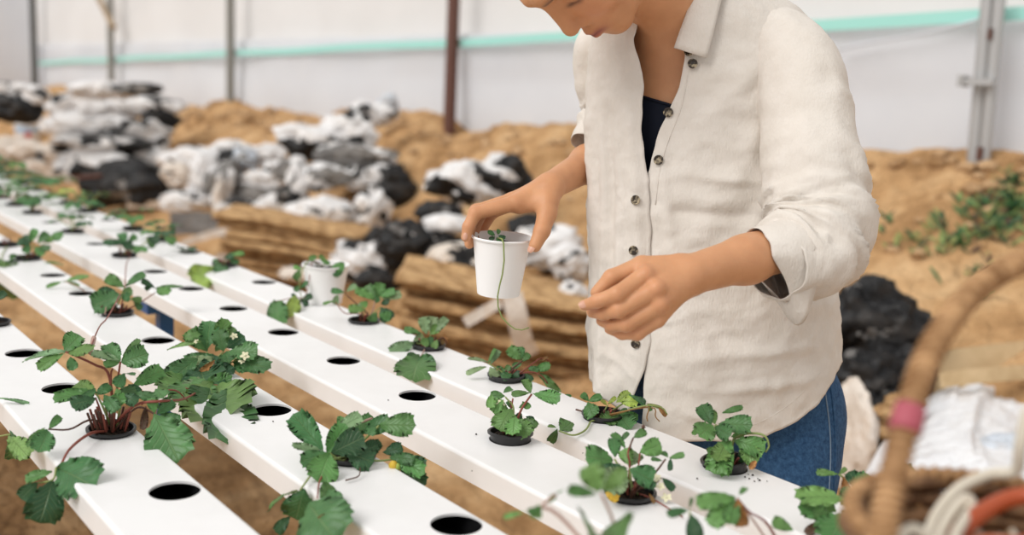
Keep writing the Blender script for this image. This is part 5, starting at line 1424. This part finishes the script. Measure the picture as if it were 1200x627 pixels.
LBL = {('C', 10): 'small strawberry plant on the third channel, just left of the wide one', ('C', 12): 'low strawberry plant on the third channel, above the brown gap at left', ('C', 13): 'strawberry plant on the third channel close to the left frame edge', ('C', 14): 'strawberry plant on the third channel cut by the left frame edge',
       ('D', 9): 'small strawberry plant on the farthest channel, straight below the pale wooden stick', ('D', 10): 'strawberry plant on the farthest channel, left of the stick\'s plant', ('D', 12): 'strawberry plant on the farthest channel in front of the black sheet\'s left end', ('D', 13): 'strawberry plant on the farthest channel with yellowish leaves left of the black sheet',
       ('D', 14): 'strawberry plant on the farthest channel, in front of the pale litter\'s right end', ('D', 15): 'strawberry plant on the farthest channel before the middle of the pale litter', ('D', 16): 'strawberry plant on the farthest channel before the left part of the pale litter', ('D', 17): 'dense strawberry plant near the left frame edge of the farthest channel',
       ('D', 18): 'strawberry plant touching the left frame edge on the farthest channel', ('D', 19): 'strawberry plant past the left frame edge with leaves reaching in'}
for i, (k, n, s, _) in enumerate(FAR): auto_plant(k, n, LBL[(k, n)], s*1.18, 40+i, 'gdmgd' if (k, n) != ('D', 13) else 'lymly', 6 if n < 12 else 8)
# single leaf lying in the empty hole of the farthest channel
def lone_leaf(name, label, q, tilt=(0, 0, 1)):
    B = MB(); b_, e_ = q; leaflet(B, b_, e_, .8, np.array(tilt), TC['d']); o = B.build(name, M['leaf'], loc=b_); return tag(o, label, 'leaf')
h8 = hole('D', 8); lone_leaf('fallen_leaf', 'dark green leaf lying over a hole of the farthest channel', (h8+np.array([.03, -.005, .006]), h8+np.array([-.05, .0, .009])))
# loose sprigs trailing from the standing cup
t = thing('strawberry_sprig', 'strawberry sprig trailing out of the standing white cup', 'plant', P(380, 305, 2.02), None)
d2 = depth(onZ(381, 354, TOP)); B = MB()
for s in '''372 300 362 304 .9 m
374 302 386 309 .5 m
384 308 374 299 .5 l
388 312 403 313 1.1 m
388 313 399 322 1.0 g
352 316 346 326 .8 m
354 316 344 312 .7 l
350 330 344 322 .7 m
350 334 346 342 .9 g
352 338 360 330 .6 g
350 352 342 344 .45 d
352 352 366 346 .6 d
354 352 360 358 .8 d
350 350 348 358 .7 g
347 346 342 366 .45 y
323 352 326 370 .42 m'''.split('\n'):
    s = s.split(); bu, bv, tu, tv, wr_ = map(float, s[:5]); leaflet(B, safeP(bu, bv, d2-.05), safeP(tu, tv, d2-.055), wr_, UPC*.4+toCam(P(bu, bv, d2)), TC[s[5]])
B.build('foliage', M['leaf'], t)
B = MB(); stem_geo(B, [P(374, 312, d2), P(364, 304, d2-.04), P(355, 316, d2-.05), P(351, 335, d2-.05), P(354, 352, d2-.05)], .0012, 'n')
stem_geo(B, [P(378, 312, d2), P(366, 306, d2-.045), P(362, 330, d2-.05), P(357, 350, d2-.05), P(347, 348, d2-.055), P(330, 352, d2-.055), P(323, 353, d2-.055)], .0009, 'r')
stem_geo(B, [P(376, 312, d2), P(384, 309, d2-.03), P(388, 312, d2-.05)], .0012, 'n'); B.build('runner', M['stem'], t)
# foreground plants, rooted in holes below the frame
near_plant('C', -1, 'strawberry plant at the bottom edge with a brown dried leaflet and a small three-leaf sprig', '''
862 583 817 588 .55 l -.04 -.05 .75
862 584 834 612 .62 l -.04 -.06 .85
863 586 854 612 .7 m -.04 -.06 .9
866 580 875 569 .5 m -.03 -.02 .6
806 598 783 602 .55 g -.05 -.06 .7
808 596 811 583 .4 g -.05 -.05 .7
810 602 816 632 .7 d -.05 -.07 .9
930 622 905 610 .8 m 0 0 .6
''', [('r', .0013, 'c', (900, 615, -.02), (878, 600, -.03), (864, 584, -.04)), ('w', .0010, 'c', (880, 606, -.03), (864, 588, -.04)), ('n', .0012, 'c', (840, 640, -.05), (812, 616, -.05), (808, 598, -.05))], dead=[(864, 584, 870, 620, -.045, .62)], seed=61)
near_plant('D', -1, 'leafy strawberry plant just left of the wicker basket', '''
975 605 938 592 .6 m -.0 -.02 .6
990 585 938 578 .5 l .0 -.02 .6
985 592 1000 570 .8 g .02 .03 .7
1000 580 1020 556 .95 g .05 .05 .85
1010 575 995 552 .9 d .05 .06 .8
1030 570 1075 552 .7 d .06 .05 .8
1040 572 1060 548 .8 d .06 .06 .8
990 600 972 632 1.1 m -.02 -.05 .9
975 607 955 600 .9 m -.02 -.03 .7
960 612 946 625 .6 k -.01 -.02 .7
985 598 1008 612 .9 m -.01 -.02 .8
980 600 962 588 .9 l 0 0 .7
983 556 957 552 .42 l .08 .08 .5
983 556 992 548 .6 l .08 .08 .5
1000 590 1016 596 1 m 0 0 .8
''', [('n', .0016, 'c', (1010, 600), (985, 590)), ('n', .0016, 'c', (1020, 590, .03), (1005, 575, .05)), ('n', .0014, 'c', (1005, 585, .06), (990, 562, .08), (983, 556, .08)), ('r', .0014, 'c', (1000, 620), (975, 606))], dead=[(988, 558, 994, 585, .075, .5)], seed=62)
near_plant('B', -1, 'soft foreground strawberry plant with three round leaves and a thin runner at the bottom edge', '''
702 577 690 545 1.05 l -.05 -.05 .9
706 577 732 552 .55 l -.05 -.06 .9
700 579 666 573 .42 m -.05 -.06 .7
640 590 651 580 .6 m -.04 -.04 .7
651 579 660 574 .3 m -.04 -.04 .6
636 596 618 600 .5 m -.04 -.045 .7
634 596 622 606 .6 l -.04 -.045 .8
634 597 630 608 .7 l -.04 -.045 .8
616 600 590 605 .3 l -.04 -.045 .6
636 597 628 593 .7 m -.04 -.04 .7
690 626 704 620 .9 m -.04 -.1 .8
706 626 718 622 .9 m -.04 -.1 .8
''', [('w', .0016, 'c', (722, 650, -.04), (718, 610, -.05), (704, 578, -.05)), ('w', .0016, 'c', (690, 650, -.06), (672, 622, -.04), (650, 600, -.04), (636, 594, -.04), (640, 588, -.04), (652, 579, -.04))], seed=63)
# runner tips that reach in at the left frame edge, from a plant rooted out of view in the front channel
near_plant('A', 4, 'strawberry leaves reaching in at the left frame edge from the front channel', '''
-6 466 34 470 .17 p -.42 -.42 .4
12 508 26 552 .34 m -.44 -.46 .7
11 510 30 530 .4 l -.44 -.45 .6
-4 352 6 342 .8 d -.1 -.1 .6
''', [('w', .0014, 'c', (-30, 420, -.2), (-24, 466, -.42), (-6, 466, -.42)), ('n', .0013, (-30, 420, -.2), (-30, 500, -.42), (-8, 511, -.44), (12, 509, -.44))], seed=64)

# ================================================================ wicker basket in the foreground
M['wicker'] = m = mat('golden_wicker', (.40, .22, .10), .6, .3); noise_col(m, (.27, .14, .058), (.56, .34, .17), 55, 5)
M['wicker_d'] = m = mat('brown_wicker', (.20, .10, .05), .65, .3); noise_col(m, (.12, .06, .03), (.32, .18, .09), 55, 5)
M['pink'] = mat('pink_tape', (.40, .09, .12), .5, .3); M['hose'] = mat('orange_red_hose', (.42, .075, .02), .35, .5); M['cord'] = mat('cream_cord', (.72, .66, .55), .7, .2)
DB = .66
rc = P(1174, 618, DB); R_b = .0925; bz = TOP+.0012; zc = rc[2]
bk = thing('wicker_basket', 'wicker basket with tall arched handle at the right frame edge', 'basket', (rc[0], rc[1], bz))
NS = 26
B = MB()
def bask_r(t): return R_b*(.80+.20*t**.8)
nrow = 15
for i in range(nrow):                           # weavers
    t = (i+.5)/nrow; z = bz+(zc-bz)*t; pts = []
    for a in np.linspace(0, 2*math.pi, NS*4+1): pts.append((rc[0]+math.cos(a)*(bask_r(t)+.0028*math.cos(a*NS/2*2/2+math.pi*(i % 2))), rc[1]+math.sin(a)*(bask_r(t)+.0028*math.cos(a*NS/2+math.pi*(i % 2))), z+.0006*math.sin(a*7+i)))
    B.tube(pts, (zc-bz)/nrow*.56, 6, 0, False)
B.build('woven_wall', M['wicker_d'], bk)
B = MB()
for j in range(NS):
    a = 2*math.pi*j/NS; B.tube([(rc[0]+math.cos(a)*bask_r(t), rc[1]+math.sin(a)*bask_r(t), bz+(zc-bz)*t) for t in np.linspace(0, 1, 8)], .0026, 6)
B.build('stakes', M['wicker'], bk)['kind'] = 'stuff'
v, f = lathe([(.0001, .001), (R_b*.82, .001), (R_b*.82, .006), (.0001, .006)], 40, (rc[0], rc[1], bz)); obj('base', v, f, M['wicker_d'], bk)
B = MB(); pts = [(rc[0]+math.cos(a)*R_b*1.0, rc[1]+math.sin(a)*R_b*1.0, zc) for a in np.linspace(0, 2*math.pi, 90)]; B.tube(pts, .0046, 10, 0, False)
for w_ in range(60):
    a0 = 2*math.pi*w_/60; q = []
    for s in np.linspace(0, 1.2, 12):
        a = a0+s*.105; g = 2*math.pi*s; rr_ = R_b+.0050*math.cos(g); q.append((rc[0]+math.cos(a)*rr_, rc[1]+math.sin(a)*rr_, zc+.0050*math.sin(g)))
    B.tube(q, .0016, 5)
B.build('rim', M['wicker'], bk)
# handle: an arch from the near-left rim over to the far right rim
hp = [(1030, 650, DB-.055), (1036, 610, DB-.06), (1044, 570, DB-.055), (1056, 520, DB-.045), (1068, 475, DB-.035), (1082, 430, DB-.02), (1104, 388, DB-.0), (1135, 348, DB+.025), (1175, 318, DB+.05), (1225, 300, DB+.08), (1290, 312, DB+.11), (1335, 370, DB+.13), (1352, 450, DB+.125), (1350, 540, DB+.10), (1340, 610, DB+.085)]
hc = spline([P(*q) for q in hp], 90); hrad = np.interp(np.linspace(0, 1, 90), [0, .3, .6, 1], [.0084, .0080, .0080, .0082])
B = MB(); B.tube(hc, hrad*.86, 12)
T_ = np.gradient(hc, axis=0); T_ /= np.linalg.norm(T_, axis=1)[:, None]; N_ = np.cross(T_, F_); N_ /= np.linalg.norm(N_, axis=1)[:, None]; B2 = np.cross(T_, N_)
tt = np.linspace(0, 1, 1100); ii = tt*89; q = []
for s, i in zip(tt, ii):
    k = min(int(i), 88); u = i-k; c = hc[k]*(1-u)+hc[k+1]*u; g = s*2*math.pi*62; r = np.interp(s, [0, .3, .6, 1], [.0084, .0080, .0080, .0082])*.93; q.append(c+r*(math.cos(g)*N_[k]+math.sin(g)*B2[k]))
B.tube(q, .0018, 5); hd_ = B.build('handle', M['wicker'], bk)
B = MB(); i0, i1 = [int(np.argmin([abs(pix(c)[1]-v)+(0 if pix(c)[0] < 1150 else 999) for c in hc])) for v in (503, 476)]; B.tube(hc[i0:i1+1] if i1 > i0 else hc[i1:i0+1], .0096, 14); B.build('pink_tape', M['pink'], hd_)
# contents
def loop(name, label, cat, pts, r, m):
    B = MB(); B.tube(spline([P(*p) for p in pts], 70), r, 10); o = B.build(name, m); return tag(o, label, cat)
loop('hose', 'orange-red hose looped inside the wicker basket', 'hose', [(1100, 660, DB+.00), (1118, 632, DB+.01), (1146, 604, DB+.02), (1185, 584, DB+.03), (1225, 584, DB+.02), (1240, 620, DB-.01), (1200, 640, DB-.03), (1150, 640, DB-.03), (1120, 662, DB-.03)], .0062, M['hose'])
loop('cord', 'cream cord curling over the basket\'s far rim', 'cord', [(1088, 665, DB), (1088, 632, DB+.02), (1100, 600, DB+.04), (1125, 572, DB+.06), (1160, 556, DB+.07), (1190, 552, DB+.06), (1196, 520, DB+.05), (1206, 480, DB+.05), (1222, 500, DB+.05), (1230, 590, DB+.03)], .0042, M['cord'])
loop('cord', 'cream cord bent in a tight bow inside the basket', 'cord', [(1092, 660, DB-.01), (1104, 620, DB+.01), (1120, 594, DB+.03), (1134, 584, DB+.035), (1138, 596, DB+.03), (1122, 622, DB+.0), (1106, 660, DB-.02)], .0036, M['cord'])
loop('cord', 'thin cream cord lying low at the near basket side', 'cord', [(1050, 632, DB-.05), (1068, 620, DB-.04), (1085, 628, DB-.04), (1100, 650, DB-.04)], .0034, M['cord'])
def net_bundle():                               # pale openwork netting between the hoses
    rnd = random.Random(3); B = MB(); c = P(1185, 622, DB)-np.array([0, 0, .016])
    for i in range(16):
        a = rnd.uniform(0, 6.28); p = [c+np.array([rnd.uniform(-.036, .036), rnd.uniform(-.036, .036), rnd.uniform(-.03, .006)]) for _ in range(4)]
        B.tube(spline(p, 16), .0022, 5)
    v, f = lathe([(.0001, .0), (.04, -.008), (.055, -.03), (.05, -.07), (.0001, -.09)], 20, c); B.add(v, f)
    tag(B.build('netting', M['cord']), 'bundle of pale netting under the orange-red hose in the basket', 'netting')
net_bundle()
# specks of soil spilled beside the pot at the woman's hip
B = MB(); rnd = random.Random(9)
for (u, v) in ((878, 561), (884, 564), (888, 561), (890, 563), (899, 564), (873, 559), (882, 557), (877, 556), (817, 561), (690, 548), (683, 531), (455, 469), (460, 520), (320, 494), (558, 509), (553, 552)):
    p = onZ(u, v, TOP+.0008); s = rnd.uniform(.0008, .0017); v_, f_ = lathe([(.0001, s), (s*.8, s*.5), (s, 0), (.0001, -s*.4)], 6, p); B.add(v_, f_)
tag(B.build('soil_specks', M['soil']), 'dark soil specks spilled on the white channels', 'soil', kind='stuff')
